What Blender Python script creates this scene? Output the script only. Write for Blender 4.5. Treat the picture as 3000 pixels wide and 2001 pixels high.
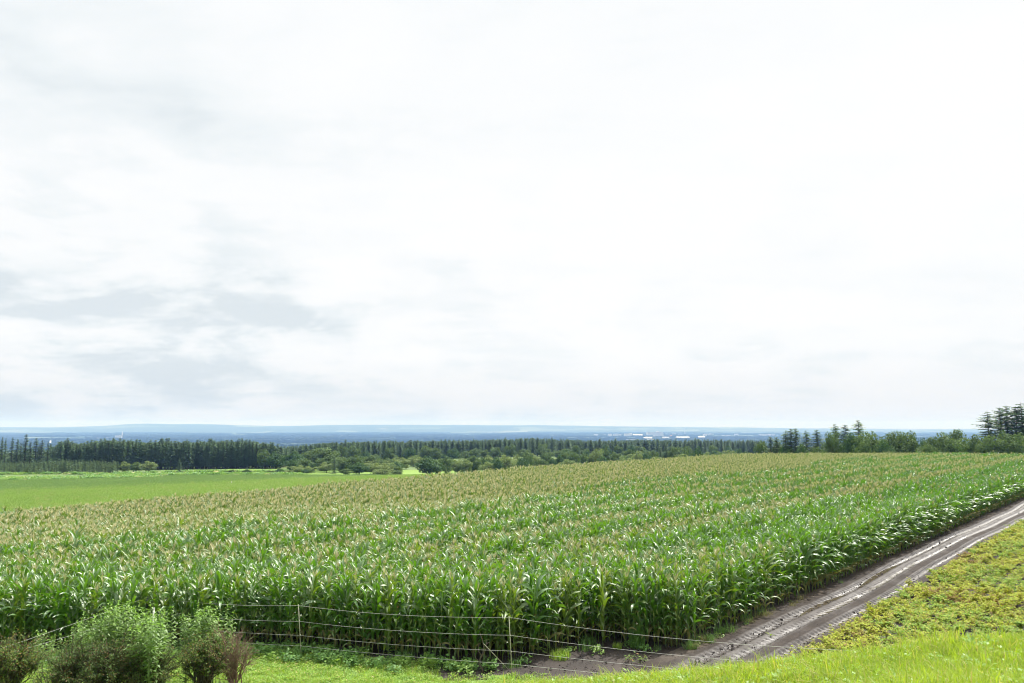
import bpy, math, random
import numpy as np
from mathutils import Vector, Matrix, Euler

SC = bpy.context.scene
for _o in list(bpy.data.objects):
    bpy.data.objects.remove(_o)
R = math.radians

# ------------------------------------------------------------------ camera
EYE = 7.2
PITCH = R(6.1)
FPX = 2333.0                     # focal length in photo pixels (28 mm on 36 mm)
cam_d = bpy.data.cameras.new("camera")
cam_d.sensor_width = 36.0
cam_d.lens = 28.0
cam_d.clip_start = 0.1
cam_d.clip_end = 90000
cam = bpy.data.objects.new("camera", cam_d)
SC.collection.objects.link(cam)
cam.location = (0, 0, EYE)
cam.rotation_euler = (R(90) + PITCH, 0, 0)
SC.camera = cam

# ------------------------------------------------------------------ light
SUN_EL, SUN_AZ = R(58), R(38)    # azimuth clockwise from +Y (the view direction)
sun_d = bpy.data.lights.new("sun", "SUN")
sun_d.energy = 3.6
sun_d.angle = R(1.2)
sun_d.color = (1.0, 0.95, 0.86)
sun = bpy.data.objects.new("sun", sun_d)
SC.collection.objects.link(sun)
_sd = Vector((math.sin(SUN_AZ) * math.cos(SUN_EL), math.cos(SUN_AZ) * math.cos(SUN_EL), math.sin(SUN_EL)))
sun.rotation_euler = (-_sd).to_track_quat('-Z', 'Y').to_euler()
sun.location = (0, 0, 60)

SC.view_settings.view_transform = 'Standard'
SC.view_settings.look = 'None'
SC.view_settings.exposure = 1.0
SC.view_settings.gamma = 1
SC.view_settings.use_curve_mapping = False
SC.cycles.use_denoising = True
SC.cycles.denoiser = 'OPENIMAGEDENOISE'
SC.cycles.denoising_input_passes = 'RGB_ALBEDO_NORMAL'
SC.cycles.denoising_prefilter = 'ACCURATE'
SC.cycles.pixel_filter_type = 'BLACKMAN_HARRIS'
SC.cycles.filter_width = 1.1
SC.cycles.max_bounces = 6
SC.cycles.diffuse_bounces = 3
SC.cycles.glossy_bounces = 2
SC.cycles.transmission_bounces = 3
SC.cycles.transparent_max_bounces = 4
SC.cycles.volume_bounces = 0
SC.cycles.caustics_reflective = False
SC.cycles.caustics_refractive = False
SC.cycles.sample_clamp_indirect = 6

W = bpy.data.worlds.new("World")
SC.world = W
W.use_nodes = True


class NT:
    """small node-tree writer"""
    def __init__(s, tree):
        s.t = tree
        tree.nodes.clear()

    def n(s, kind, ins=None, **props):
        nd = s.t.nodes.new(kind)
        for k, v in props.items():
            setattr(nd, k, v)
        for k, v in (ins or {}).items():
            sock = nd.inputs[k]
            if isinstance(v, bpy.types.NodeSocket):
                s.t.links.new(v, sock)
            else:
                sock.default_value = v
        return nd

    def math(s, op, a, b=0.0, clamp=False):
        return s.n('ShaderNodeMath', {0: a, 1: b}, operation=op, use_clamp=clamp).outputs[0]

    def mix(s, f, a, b, blend='MIX'):
        nd = s.n('ShaderNodeMix', {0: f, 6: a, 7: b}, data_type='RGBA', blend_type=blend)
        return nd.outputs[2]

    def noise(s, vec, scale, detail=3.0, rough=0.55, dist=0.0):
        return s.n('ShaderNodeTexNoise', {'Vector': vec, 'Scale': scale, 'Detail': detail, 'Roughness': rough, 'Distortion': dist}).outputs[0]

    def ramp(s, f, stops):
        nd = s.n('ShaderNodeValToRGB', {0: f})
        e = nd.color_ramp.elements
        while len(e) < len(stops):
            e.new(0.5)
        for i, (p, c) in enumerate(stops):
            e[i].position = p
            e[i].color = c if len(c) == 4 else (*c, 1)
        return nd.outputs[0]

    def rng(s, v, a, b, c=0.0, d=1.0, kind='LINEAR'):
        return s.n('ShaderNodeMapRange', {0: v, 1: a, 2: b, 3: c, 4: d}, interpolation_type=kind).outputs[0]

    def scale(s, vec, sc):
        return s.n('ShaderNodeMapping', {'Vector': vec, 'Scale': sc}).outputs[0]


def C4(c):
    return (c[0], c[1], c[2], 1.0)


def build_sky():
    N = NT(W.node_tree)
    sky = N.n('ShaderNodeTexSky', sky_type='NISHITA', sun_disc=False)
    sky.sun_elevation = SUN_EL
    sky.sun_rotation = SUN_AZ
    sky_c = N.n('ShaderNodeVectorMath', {0: sky.outputs[0], 1: (0.085, 0.085, 0.085)}, operation='MULTIPLY').outputs[0]
    tc = N.n('ShaderNodeTexCoord').outputs['Generated']
    xyz = N.n('ShaderNodeSeparateXYZ', {0: tc})
    z = N.math('MAXIMUM', xyz.outputs[2], 0.0)
    den = N.math('ADD', z, 0.16)
    px = N.math('DIVIDE', xyz.outputs[0], den)
    py = N.math('DIVIDE', xyz.outputs[1], den)
    p = N.n('ShaderNodeCombineXYZ', {0: px, 1: py, 2: 0.37}).outputs[0]
    n1 = N.noise(p, 0.85, 6, 0.52, 0.25)
    n2 = N.noise(N.scale(p, (1.0, 1.9, 1)), 1.9, 6, 0.6, 0.35)
    # the cloud deck is darker to the left of the view and thinner towards the sun
    side = N.rng(xyz.outputs[0], -0.60, 0.30, 0.085, -0.12)
    hgt = N.rng(xyz.outputs[2], 0.02, 0.30, 0.045, -0.02)
    base = N.math('ADD', N.math('MULTIPLY', n1, 0.62), N.math('MULTIPLY', n2, 0.38))
    puff = N.noise(N.scale(tc, (6.5, 3.0, 17.0)), 1.0, 8, 0.58, 0.25)
    low = N.rng(xyz.outputs[2], 0.06, 0.42, 1.0, 0.12, 'SMOOTHSTEP')
    low = N.math('MULTIPLY', low, N.rng(xyz.outputs[0], -0.55, 0.40, 1.0, 0.40))
    pf = N.math('MULTIPLY', N.rng(puff, 0.40, 0.58, -0.15, 0.13, 'SMOOTHSTEP'), low)
    dens = N.math('ADD', N.math('ADD', N.math('ADD', base, side), hgt), pf)
    cl = N.ramp(dens, [(0.36, (0.495, 0.498, 0.500)), (0.49, (0.478, 0.487, 0.493)), (0.60, (0.434, 0.457, 0.468)), (0.72, (0.368, 0.399, 0.418))])
    # overcast: the deck brightens towards the zenith and round the veiled sun
    zen = N.rng(xyz.outputs[2], 0.50, 0.95, 1.0, 2.2)
    dot = N.n('ShaderNodeVectorMath', {0: tc, 1: tuple(_sd)}, operation='DOT_PRODUCT').outputs['Value']
    glow = N.rng(dot, 0.84, 1.0, 0.0, 4.0, 'SMOOTHSTEP')
    lum = N.math('MULTIPLY', N.math('ADD', zen, glow), N.rng(xyz.outputs[2], 0.0, 0.10, 0.88, 1.01, 'SMOOTHSTEP'))
    cl = N.n('ShaderNodeVectorMath', {0: cl, 3: lum}, operation='SCALE').outputs[0]
    gap = N.rng(base, 0.30, 0.37, 0.35, 0.0, 'SMOOTHSTEP')
    col = N.mix(gap, cl, sky_c)
    bg = N.n('ShaderNodeBackground', {'Color': col, 'Strength': 1.0})
    out = N.n('ShaderNodeOutputWorld', {'Surface': bg.outputs[0]})


build_sky()


# ------------------------------------------------------------------ terrain
def sstep(a, b, x):
    t = np.clip((np.asarray(x, float) - a) / (b - a), 0, 1)
    return t * t * (3 - 2 * t)


UX, UY = 0.643, 0.766            # direction of the corn rows and of the track
VE = 12.65                       # corn edge along the track (v coordinate)
VP = 9.75                        # potato edge
VFAR = 76.0                      # far edge of the corn


def uv_of(x, y):
    return UX * x + UY * y, -UY * x + UX * y


def xy_of(u, v):
    return UX * u - UY * v, UY * u + UX * v


FRONT = np.array([(-60, 30), (-40, 28.2), (-17, 27.0), (-8.4, 27.6), (-4, 26.2), (-1, 25.2), (0.6, 25.9), (2.3, 27.1), (4, 27.0), (5.4, 26.9), (9, 27.6)], float)


def yfront(x):
    return np.interp(x, FRONT[:, 0], FRONT[:, 1])


def vnoise(x, y, s, seed=0):
    """cheap smooth noise from sines"""
    x = np.asarray(x, float) / s
    y = np.asarray(y, float) / s
    k = seed * 1.7
    return (np.sin(x * 1.31 + y * 0.77 + k) + np.sin(-x * 0.63 + y * 1.73 + 2.1 * k + 1.3) + np.sin(x * 2.17 - y * 1.11 + 0.7 * k + 4.1) * 0.6 + np.sin(x * 0.41 + y * 3.07 + k * 3.3) * 0.4) / 3.0


def zt(x, y):
    x = np.asarray(x, float)
    y = np.asarray(y, float)
    u, v = uv_of(x, y)
    D = np.hypot(x, y)
    s = np.clip((v - VE) / (VFAR - VE), 0, 1.35)
    z = -(2.5 - 1.4 * np.clip(u / 90, 0, 1)) * s ** 1.6
    w = np.maximum(v - VFAR, 0)
    e = np.maximum(u - 165, 0)
    z = z - 15.0 * (1 - np.exp(-((w / 160) ** 1.2 + (e / 150) ** 1.3)))
    z = z - 92.0 * sstep(760, 3000, D)
    z = z + vnoise(x, y, 55, 3) * 0.9 * sstep(120, 320, D)
    # grass bank on which the camera stands
    c = np.where(x > 0, 2.98 + 0.106 * x, 2.98 + 0.36 * x)
    c = np.clip(c, 0.0, 4.3)
    yy = np.maximum(y, -40)
    up = 5.6 + (c - 5.6) * np.clip(yy / 13.0, 0, 1)
    up = np.where(y < 0, 5.6, up)
    bank = np.where(y < 13, up, c * (1 - sstep(12.6, 19.5, y)))
    bank = bank + vnoise(x, y, 1.7, 5) * 0.07 * np.clip(bank, 0, 1)
    return z + bank


def zs(x, y):
    return float(zt(x, y))


CP, SP = math.cos(PITCH), math.sin(PITCH)


def ray(px, py):
    cx, cy = (px - 1500.0) / FPX, (1000.5 - py) / FPX
    return np.array((cx, CP - cy * SP, SP + cy * CP))


def at_depth(px, y, py=1345.0):
    """world x of a thing seen at photo pixel (px, py), standing y metres ahead"""
    d = ray(px, py)
    return d[0] / d[1] * y


def z_at(py, y):
    d = ray(1500, py)
    return EYE + d[2] / d[1] * y


def ground(px, py, y0=6.0, y1=900.0):
    d = ray(px, py)
    ys = np.concatenate([np.arange(y0, 60, 0.05), np.arange(60, y1, 0.5)])
    P = d[None, :] / d[1] * ys[:, None]
    zz = EYE + P[:, 2]
    hit = np.nonzero(zz <= zt(P[:, 0], P[:, 1]))[0]
    k = hit[0] if len(hit) else len(ys) - 1
    x, y = P[k, 0], P[k, 1]
    return Vector((x, y, zs(x, y)))


# ------------------------------------------------------------------ materials
def new_mat(name):
    m = bpy.data.materials.new(name)
    m.use_nodes = True
    return m, NT(m.node_tree)


def leaf_mat(name, ca, cb, rough=0.5, spec=0.4, trans=0.35, tcol=None, nscale=2.0, cc=None, ccf=0.0, wax=0.0):
    """foliage: two greens mixed per instance and by noise, partly translucent"""
    m, N = new_mat(name)
    rnd = N.n('ShaderNodeObjectInfo').outputs['Random']
    geo = N.n('ShaderNodeNewGeometry')
    ns = N.noise(geo.outputs['Position'], nscale, 2)
    isl = geo.outputs['Random Per Island']
    f = N.math('ADD', N.math('MULTIPLY', isl, 0.45), N.math('ADD', N.math('MULTIPLY', rnd, 0.3), N.rng(ns, 0.3, 0.7, 0.0, 0.25)), clamp=True)
    col = N.mix(f, C4(ca), C4(cb))
    if cc is not None:
        h = N.math('FRACT', N.math('MULTIPLY', isl, 17.31))
        col = N.mix(N.math('LESS_THAN', h, ccf), col, C4(cc))
    p = N.n('ShaderNodeBsdfPrincipled', {'Base Color': col, 'Roughness': rough, 'Specular IOR Level': spec, 'Coat Weight': wax, 'Coat Roughness': 0.42})
    tc = N.mix(1.0, col, C4(tcol or (1.5, 1.5, 0.7)), 'MULTIPLY')
    t = N.n('ShaderNodeBsdfTranslucent', {'Color': tc})
    mx = N.n('ShaderNodeMixShader', {0: trans, 1: p.outputs[0], 2: t.outputs[0]})
    N.n('ShaderNodeOutputMaterial', {'Surface': mx.outputs[0]})
    return m


def plain_mat(name, ca, cb=None, rough=0.8, spec=0.3, nscale=6.0, metal=0.0, bump=0.0):
    m, N = new_mat(name)
    pos = N.n('ShaderNodeTexCoord').outputs['Object']
    ns = N.noise(pos, nscale, 5, 0.6)
    col = N.mix(N.rng(ns, 0.3, 0.7), C4(ca), C4(cb or tuple(c * 0.75 for c in ca)))
    p = N.n('ShaderNodeBsdfPrincipled', {'Base Color': col, 'Roughness': rough, 'Specular IOR Level': spec, 'Metallic': metal})
    if bump:
        b = N.n('ShaderNodeBump', {'Height': ns, 'Strength': bump, 'Distance': 0.05})
        N.t.links.new(b.outputs[0], p.inputs['Normal'])
    N.n('ShaderNodeOutputMaterial', {'Surface': p.outputs[0]})
    return m


M = {}
M['corn_leaf'] = leaf_mat('corn_leaf', (0.034, 0.116, 0.011), (0.098, 0.208, 0.022), 0.46, 1.0, 0.32, (1.9, 1.85, 0.45), wax=0.45)
M['corn_ripe'] = leaf_mat('corn_ripe_leaf', (0.058, 0.128, 0.018), (0.145, 0.220, 0.040), 0.5, 0.8, 0.32, (1.8, 1.7, 0.5), wax=0.45)
M['corn_dry'] = leaf_mat('corn_dry_leaf', (0.15, 0.16, 0.06), (0.24, 0.22, 0.10), 0.7, 0.2, 0.25)
M['corn_stalk'] = plain_mat('corn_stalk', (0.14, 0.24, 0.06), (0.24, 0.28, 0.10), 0.5, 0.4, 9)
M['tassel'] = leaf_mat('corn_tassel', (0.58, 0.55, 0.29), (0.80, 0.73, 0.46), 0.8, 0.2, 0.2, (1.1, 1.1, 0.8))
M['husk'] = plain_mat('corn_husk', (0.20, 0.30, 0.08), (0.30, 0.36, 0.13), 0.6, 0.3, 12)
M['silk'] = plain_mat('corn_silk', (0.30, 0.13, 0.05), None, 0.9, 0.1, 12)
M['lawn_blade'] = leaf_mat('lawn_blade', (0.15, 0.29, 0.028), (0.31, 0.42, 0.065), 0.55, 0.3, 0.38, (1.3, 1.35, 0.5), 0.8, (0.40, 0.35, 0.14), 0.06)
M['bank_blade'] = leaf_mat('bank_blade', (0.18, 0.29, 0.022), (0.36, 0.44, 0.055), 0.55, 0.3, 0.42, (1.25, 1.3, 0.5), 0.6, (0.44, 0.38, 0.15), 0.07)
M['weed_leaf'] = leaf_mat('weed_leaf', (0.16, 0.29, 0.05), (0.27, 0.40, 0.10), 0.5, 0.35, 0.35)
M['dark_weed'] = leaf_mat('dark_weed', (0.09, 0.20, 0.045), (0.15, 0.28, 0.07), 0.5, 0.35, 0.3)
M['herb_leaf'] = leaf_mat('herb_leaf', (0.092, 0.185, 0.033), (0.185, 0.285, 0.068), 0.5, 0.5, 0.35, None, 1.0, (0.40, 0.36, 0.04), 0.03)
M['herb_top'] = leaf_mat('herb_top_leaf', (0.13, 0.27, 0.03), (0.22, 0.36, 0.06), 0.5, 0.5, 0.4)
M['potato'] = leaf_mat('potato_leaf', (0.13, 0.26, 0.03), (0.46, 0.44, 0.05), 0.5, 0.4, 0.3, (1.3, 1.3, 0.6), 1.3, (0.34, 0.19, 0.05), 0.13)
M['potato_stem'] = plain_mat('potato_stem', (0.42, 0.34, 0.14), (0.26, 0.16, 0.06), 0.8, 0.2, 8)
M['bush_leaf'] = leaf_mat('bush_leaf', (0.046, 0.090, 0.018), (0.098, 0.145, 0.036), 0.6, 0.2, 0.28, None, 1.5, (0.15, 0.095, 0.04), 0.14)
M['bush_green'] = leaf_mat('bush_green_leaf', (0.066, 0.130, 0.022), (0.145, 0.205, 0.045), 0.6, 0.2, 0.3, None, 1.5, (0.22, 0.13, 0.05), 0.14)
M['twig'] = plain_mat('twig', (0.105, 0.090, 0.062), (0.065, 0.055, 0.040), 0.9, 0.2, 5)
M['twig_brown'] = plain_mat('twig_brown', (0.24, 0.15, 0.115), (0.15, 0.10, 0.075), 0.9, 0.2, 5)
M['bark'] = plain_mat('bark', (0.13, 0.105, 0.085), (0.07, 0.06, 0.05), 0.95, 0.15, 3, 0, 0.4)
M['needle'] = leaf_mat('needle', (0.068, 0.135, 0.076), (0.145, 0.215, 0.110), 0.6, 0.3, 0.28, (1.2, 1.4, 0.8), 0.25)
M['needle_light'] = leaf_mat('needle_light', (0.13, 0.21, 0.09), (0.22, 0.30, 0.13), 0.6, 0.3, 0.25, (1.2, 1.4, 0.7), 0.25)
M['tree_leaf'] = leaf_mat('tree_leaf', (0.060, 0.108, 0.040), (0.135, 0.190, 0.072), 0.7, 0.12, 0.28, (1.3, 1.35, 0.7), 0.35)
M['tree_dark'] = leaf_mat('tree_dark_leaf', (0.034, 0.078, 0.030), (0.080, 0.138, 0.052), 0.7, 0.12, 0.25, (1.3, 1.4, 0.6), 0.35)
M['tree_pale'] = leaf_mat('tree_pale_leaf', (0.13, 0.185, 0.065), (0.23, 0.275, 0.115), 0.7, 0.12, 0.3, (1.2, 1.3, 0.7), 0.35)
M['fence_pole'] = plain_mat('fence_pole', (0.40, 0.40, 0.29), (0.30, 0.30, 0.21), 0.5, 0.4, 20)
M['wire'] = plain_mat('fence_wire', (0.50, 0.50, 0.47), (0.38, 0.38, 0.36), 0.5, 0.4, 40)
M['dark_steel'] = plain_mat('dark_steel', (0.06, 0.06, 0.06), (0.035, 0.035, 0.035), 0.6, 0.4, 20)
M['white_pipe'] = plain_mat('white_pipe', (0.66, 0.66, 0.63), (0.5, 0.5, 0.47), 0.5, 0.4, 14)
M['insulator'] = plain_mat('insulator', (0.05, 0.05, 0.05), None, 0.5, 0.4, 14)


def mat_soil():
    m, N = new_mat('soil')
    pos = N.n('ShaderNodeNewGeometry').outputs['Position']
    n1 = N.noise(pos, 1.1, 6, 0.6)
    n2 = N.noise(pos, 9.0, 5, 0.65)
    n3 = N.noise(pos, 0.35, 3)
    col = N.ramp(n1, [(0.30, (0.018, 0.0135, 0.011)), (0.55, (0.032, 0.024, 0.020)), (0.75, (0.049, 0.038, 0.031))])
    col = N.mix(N.rng(n2, 0.35, 0.75, 0.0, 0.6), col, C4((0.020, 0.016, 0.015)))
    dry = N.rng(n3, 0.5, 0.62, 0, 0.55)
    col = N.mix(dry, col, C4((0.066, 0.053, 0.042)))
    h = N.math('ADD', N.math('MULTIPLY', n2, 0.6), N.math('MULTIPLY', n1, 0.8))
    b = N.n('ShaderNodeBump', {'Height': h, 'Strength': 0.9, 'Distance': 0.08})
    p = N.n('ShaderNodeBsdfPrincipled', {'Base Color': col, 'Roughness': 0.8, 'Specular IOR Level': 0.35, 'Normal': b.outputs[0]})
    N.n('ShaderNodeOutputMaterial', {'Surface': p.outputs[0]})
    return m


def mat_track():
    m, N = new_mat('wet_track_mud')
    pos = N.n('ShaderNodeNewGeometry').outputs['Position']
    wet = N.n('ShaderNodeAttribute', attribute_name='wet').outputs['Fac']
    dry = N.n('ShaderNodeAttribute', attribute_name='dry').outputs['Fac']
    n1 = N.noise(pos, 1.6, 6, 0.6)
    n2 = N.noise(pos, 14.0, 5, 0.65)
    col = N.ramp(n1, [(0.30, (0.020, 0.015, 0.012)), (0.55, (0.034, 0.026, 0.021)), (0.75, (0.050, 0.039, 0.032))])
    col = N.mix(N.rng(n2, 0.4, 0.75, 0.0, 0.6), col, C4((0.024, 0.019, 0.018)))
    col = N.mix(N.math('MULTIPLY', dry, 0.75), col, C4((0.085, 0.066, 0.048)))
    w = N.math('MULTIPLY', wet, N.rng(n1, 0.28, 0.52, 0.6, 1.0), clamp=True)
    rough = N.rng(w, 0.0, 1.0, 0.85, 0.42)
    spec = N.rng(w, 0.0, 1.0, 0.2, 0.75)
    col = N.mix(N.math('MULTIPLY', w, 0.4), col, C4((0.085, 0.076, 0.073)))  # paler tone puts the sky sheen of the wet ruts into the colour
    b = N.n('ShaderNodeBump', {'Height': n2, 'Strength': N.rng(w, 0, 1, 0.9, 0.25), 'Distance': 0.05})
    p = N.n('ShaderNodeBsdfPrincipled', {'Base Color': col, 'Roughness': rough, 'Specular IOR Level': spec, 'Normal': b.outputs[0]})
    N.n('ShaderNodeOutputMaterial', {'Surface': p.outputs[0]})
    return m


def mat_lawn():
    m, N = new_mat('lawn_ground')
    pos = N.n('ShaderNodeNewGeometry').outputs['Position']
    n1 = N.noise(pos, 0.7, 5, 0.6)
    n2 = N.noise(pos, 12, 4, 0.65)
    col = N.ramp(n1, [(0.3, (0.10, 0.20, 0.018)), (0.7, (0.20, 0.30, 0.03))])
    col = N.mix(N.rng(n2, 0.4, 0.7, 0, 0.6), col, C4((0.06, 0.11, 0.015)))
    b = N.n('ShaderNodeBump', {'Height': n2, 'Strength': 0.8, 'Distance': 0.06})
    p = N.n('ShaderNodeBsdfPrincipled', {'Base Color': col, 'Roughness': 0.8, 'Normal': b.outputs[0]})
    N.n('ShaderNodeOutputMaterial', {'Surface': p.outputs[0]})
    return m


def mat_crop(name, ca, cb, cd):
    """low green crop: strips along the rows, two greens and bare patches"""
    m, N = new_mat(name)
    pos = N.n('ShaderNodeNewGeometry').outputs['Position']
    rot = N.n('ShaderNodeMapping', {'Vector': pos, 'Rotation': (0, 0, -math.atan2(UY, UX))}).outputs[0]
    n1 = N.noise(N.scale(rot, (0.008, 0.05, 0.05)), 1.0, 4)
    n2 = N.noise(pos, 0.8, 5, 0.65)
    n3 = N.noise(pos, 0.03, 4)
    col = N.mix(N.rng(n1, 0.35, 0.65), C4(ca), C4(cb))
    col = N.mix(N.rng(n2, 0.35, 0.72, 0, 0.45), col, C4(cd))
    col = N.mix(N.rng(n3, 0.5, 0.7, 0, 0.35), col, C4(tuple(0.8 * c for c in cb)))
    b = N.n('ShaderNodeBump', {'Height': n2, 'Strength': 1.0, 'Distance': 0.5})
    p = N.n('ShaderNodeBsdfPrincipled', {'Base Color': col, 'Roughness': 0.8, 'Specular IOR Level': 0.2, 'Normal': b.outputs[0]})
    N.n('ShaderNodeOutputMaterial', {'Surface': p.outputs[0]})
    return m


def mat_plain():
    """far lowland: dark woods with fields and farm land between"""
    m, N = new_mat('far_land')
    pos = N.n('ShaderNodeNewGeometry').outputs['Position']
    v = N.n('ShaderNodeTexVoronoi', {'Vector': N.scale(pos, (0.0011, 0.0016, 0.001)), 'Scale': 1.0, 'Randomness': 0.9}, distance='CHEBYCHEV')
    k = N.n('ShaderNodeSeparateColor', {0: v.outputs['Color']}).outputs[0]
    n = N.noise(pos, 0.0006, 3)
    field = N.ramp(k, [(0.0, (0.11, 0.145, 0.085)), (0.5, (0.17, 0.18, 0.125)), (1.0, (0.075, 0.115, 0.07))])
    forest = N.mix(N.noise(pos, 0.03, 4, 0.7), C4((0.016, 0.035, 0.020)), C4((0.036, 0.062, 0.030)))
    isf = N.math('GREATER_THAN', N.math('ADD', k, N.rng(n, 0.3, 0.7, -0.25, 0.25)), 0.80)
    col = N.mix(isf, forest, field)
    p = N.n('ShaderNodeBsdfPrincipled', {'Base Color': col, 'Roughness': 0.9, 'Specular IOR Level': 0.1})
    N.n('ShaderNodeOutputMaterial', {'Surface': p.outputs[0]})
    return m


M['soil'] = mat_soil()
M['track'] = mat_track()
M['lawn'] = mat_lawn()
M['crop'] = mat_crop('crop_field', (0.11, 0.19, 0.035), (0.16, 0.235, 0.045), (0.075, 0.13, 0.03))
M['meadow'] = mat_crop('meadow', (0.12, 0.21, 0.035), (0.17, 0.26, 0.045), (0.09, 0.16, 0.03))
M['rough'] = mat_crop('rough_pasture', (0.08, 0.135, 0.04), (0.13, 0.175, 0.055), (0.055, 0.095, 0.03))
M['plain'] = mat_plain()


# ------------------------------------------------------------------ mesh building
class MB:
    def __init__(s):
        s.v, s.f, s.m, s.n = [], [], [], 0

    def add(s, verts, faces, mat=0):
        verts = np.asarray(verts, float).reshape(-1, 3)
        s.v.append(verts)
        k = s.n
        s.f.extend([tuple(i + k for i in f) for f in faces])
        s.m.extend([mat] * len(faces))
        s.n += len(verts)

    def quads(s, Q, mat=0):
        Q = np.asarray(Q, float)
        n, c = Q.shape[0], Q.shape[1]
        s.v.append(Q.reshape(-1, 3))
        idx = np.arange(n * c).reshape(n, c) + s.n
        s.f.extend(map(tuple, idx.tolist()))
        s.m.extend([mat] * n)
        s.n += n * c

    def tube(s, pts, rad, n=5, mat=0, cap=True):
        pts = np.asarray(pts, float)
        rad = np.broadcast_to(np.asarray(rad, float), (len(pts),))
        t = np.gradient(pts, axis=0)
        t /= np.linalg.norm(t, axis=1)[:, None] + 1e-9
        ref = np.array((0.31, 0.95, 0.02)) if abs(t[0][2]) > 0.7 else np.array((0.05, 0.05, 1.0))
        a = np.cross(t, ref)
        a /= np.linalg.norm(a, axis=1)[:, None] + 1e-9
        b = np.cross(t, a)
        ang = np.arange(n) * 2 * math.pi / n
        V = pts[:, None, :] + rad[:, None, None] * (np.cos(ang)[None, :, None] * a[:, None, :] + np.sin(ang)[None, :, None] * b[:, None, :])
        F = []
        for i in range(len(pts) - 1):
            for j in range(n):
                k = (j + 1) % n
                F.append((i * n + j, i * n + k, (i + 1) * n + k, (i + 1) * n + j))
        if cap:
            F.append(tuple(range(n - 1, -1, -1)))
            F.append(tuple((len(pts) - 1) * n + j for j in range(n)))
        s.add(V.reshape(-1, 3), F, mat)

    def box(s, c, d, mat=0, rz=0.0):
        c = np.asarray(c, float)
        h = np.asarray(d, float) / 2
        V = np.array([(x, y, z) for z in (-1, 1) for y in (-1, 1) for x in (-1, 1)], float) * h
        if rz:
            co, si = math.cos(rz), math.sin(rz)
            V = np.stack([V[:, 0] * co - V[:, 1] * si, V[:, 0] * si + V[:, 1] * co, V[:, 2]], 1)
        s.add(V + c, [(0, 2, 3, 1), (4, 5, 7, 6), (0, 1, 5, 4), (2, 6, 7, 3), (0, 4, 6, 2), (1, 3, 7, 5)], mat)

    def mesh(s, name, mats, smooth=False):
        me = bpy.data.meshes.new(name)
        V = np.concatenate(s.v) if s.v else np.zeros((0, 3))
        me.from_pydata(V.tolist(), [], s.f)
        for m in mats:
            me.materials.append(m)
        me.polygons.foreach_set('material_index', np.array(s.m, dtype=np.int32))
        if smooth:
            me.polygons.foreach_set('use_smooth', np.ones(len(s.f), dtype=bool))
        me.update()
        return me


def link(name, data, parent=None, loc=None, rot=None, scale=None):
    o = bpy.data.objects.new(name, data)
    SC.collection.objects.link(o)
    if parent is not None:
        o.parent = parent
    if loc is not None:
        o.location = loc
    if rot is not None:
        o.rotation_euler = rot
    if scale is not None:
        o.scale = (scale,) * 3 if not hasattr(scale, '__len__') else scale
    return o


def tag(o, label=None, cat=None, group=None, kind=None):
    if label:
        o['label'] = label
    if cat:
        o['category'] = cat
    if group:
        o['group'] = group
    if kind:
        o['kind'] = kind
    return o


def thing(name, parts, label, cat, loc, rz=0.0, scale=None, group=None, tilt=None):
    """an Empty at the thing's base with one child object per (part name, mesh)"""
    o = link(name, None, None, loc, (tilt[0], tilt[1], rz) if tilt else (0, 0, rz), scale)
    o.empty_display_size = 0.2
    tag(o, label, cat, group)
    for pn, me in parts:
        link(pn, me, o)
    return o


def scatter(name, meshes, P, rot, scl, vid, label, cat, kind='stuff'):
    """one mass object: meshes instanced on its own points"""
    me = bpy.data.meshes.new(name)
    n = len(P)
    me.vertices.add(n)
    me.vertices.foreach_set('co', np.asarray(P, np.float32).ravel())
    a = me.attributes.new('rot', 'FLOAT_VECTOR', 'POINT')
    a.data.foreach_set('vector', np.asarray(rot, np.float32).ravel())
    a = me.attributes.new('scl', 'FLOAT', 'POINT')
    a.data.foreach_set('value', np.asarray(scl, np.float32).ravel())
    a = me.attributes.new('vid', 'INT', 'POINT')
    a.data.foreach_set('value', np.asarray(vid, np.int32).ravel())
    col = bpy.data.collections.new(name + '_kinds')
    for i, ms in enumerate(meshes):
        col.objects.link(bpy.data.objects.new('%s_kind_%02d' % (name, i), ms))
    ng = bpy.data.node_groups.new(name, 'GeometryNodeTree')
    ng.interface.new_socket('Geometry', in_out='INPUT', socket_type='NodeSocketGeometry')
    ng.interface.new_socket('Geometry', in_out='OUTPUT', socket_type='NodeSocketGeometry')
    L = ng.links.new
    gi = ng.nodes.new('NodeGroupInput')
    go = ng.nodes.new('NodeGroupOutput')
    ci = ng.nodes.new('GeometryNodeCollectionInfo')
    ci.inputs['Collection'].default_value = col
    ci.inputs['Separate Children'].default_value = True
    ci.inputs['Reset Children'].default_value = True
    ip = ng.nodes.new('GeometryNodeInstanceOnPoints')

    def attr(nm, ty):
        q = ng.nodes.new('GeometryNodeInputNamedAttribute')
        q.data_type = ty
        q.inputs['Name'].default_value = nm
        return q.outputs['Attribute']
    e2r = ng.nodes.new('FunctionNodeEulerToRotation')
    L(attr('rot', 'FLOAT_VECTOR'), e2r.inputs[0])
    L(gi.outputs[0], ip.inputs['Points'])
    L(ci.outputs[0], ip.inputs['Instance'])
    ip.inputs['Pick Instance'].default_value = True
    L(attr('vid', 'INT'), ip.inputs['Instance Index'])
    L(e2r.outputs[0], ip.inputs['Rotation'])
    L(attr('scl', 'FLOAT'), ip.inputs['Scale'])
    L(ip.outputs[0], go.inputs[0])
    o = link(name, me)
    md = o.modifiers.new('scatter', 'NODES')
    md.node_group = ng
    return tag(o, label, cat, None, kind)


def in_view(x, y, margin=0.05):
    """inside the camera's horizontal field (with a margin)"""
    return (np.abs(x) < (0.643 + margin) * np.maximum(y, 0.1) + 1.0)


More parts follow.
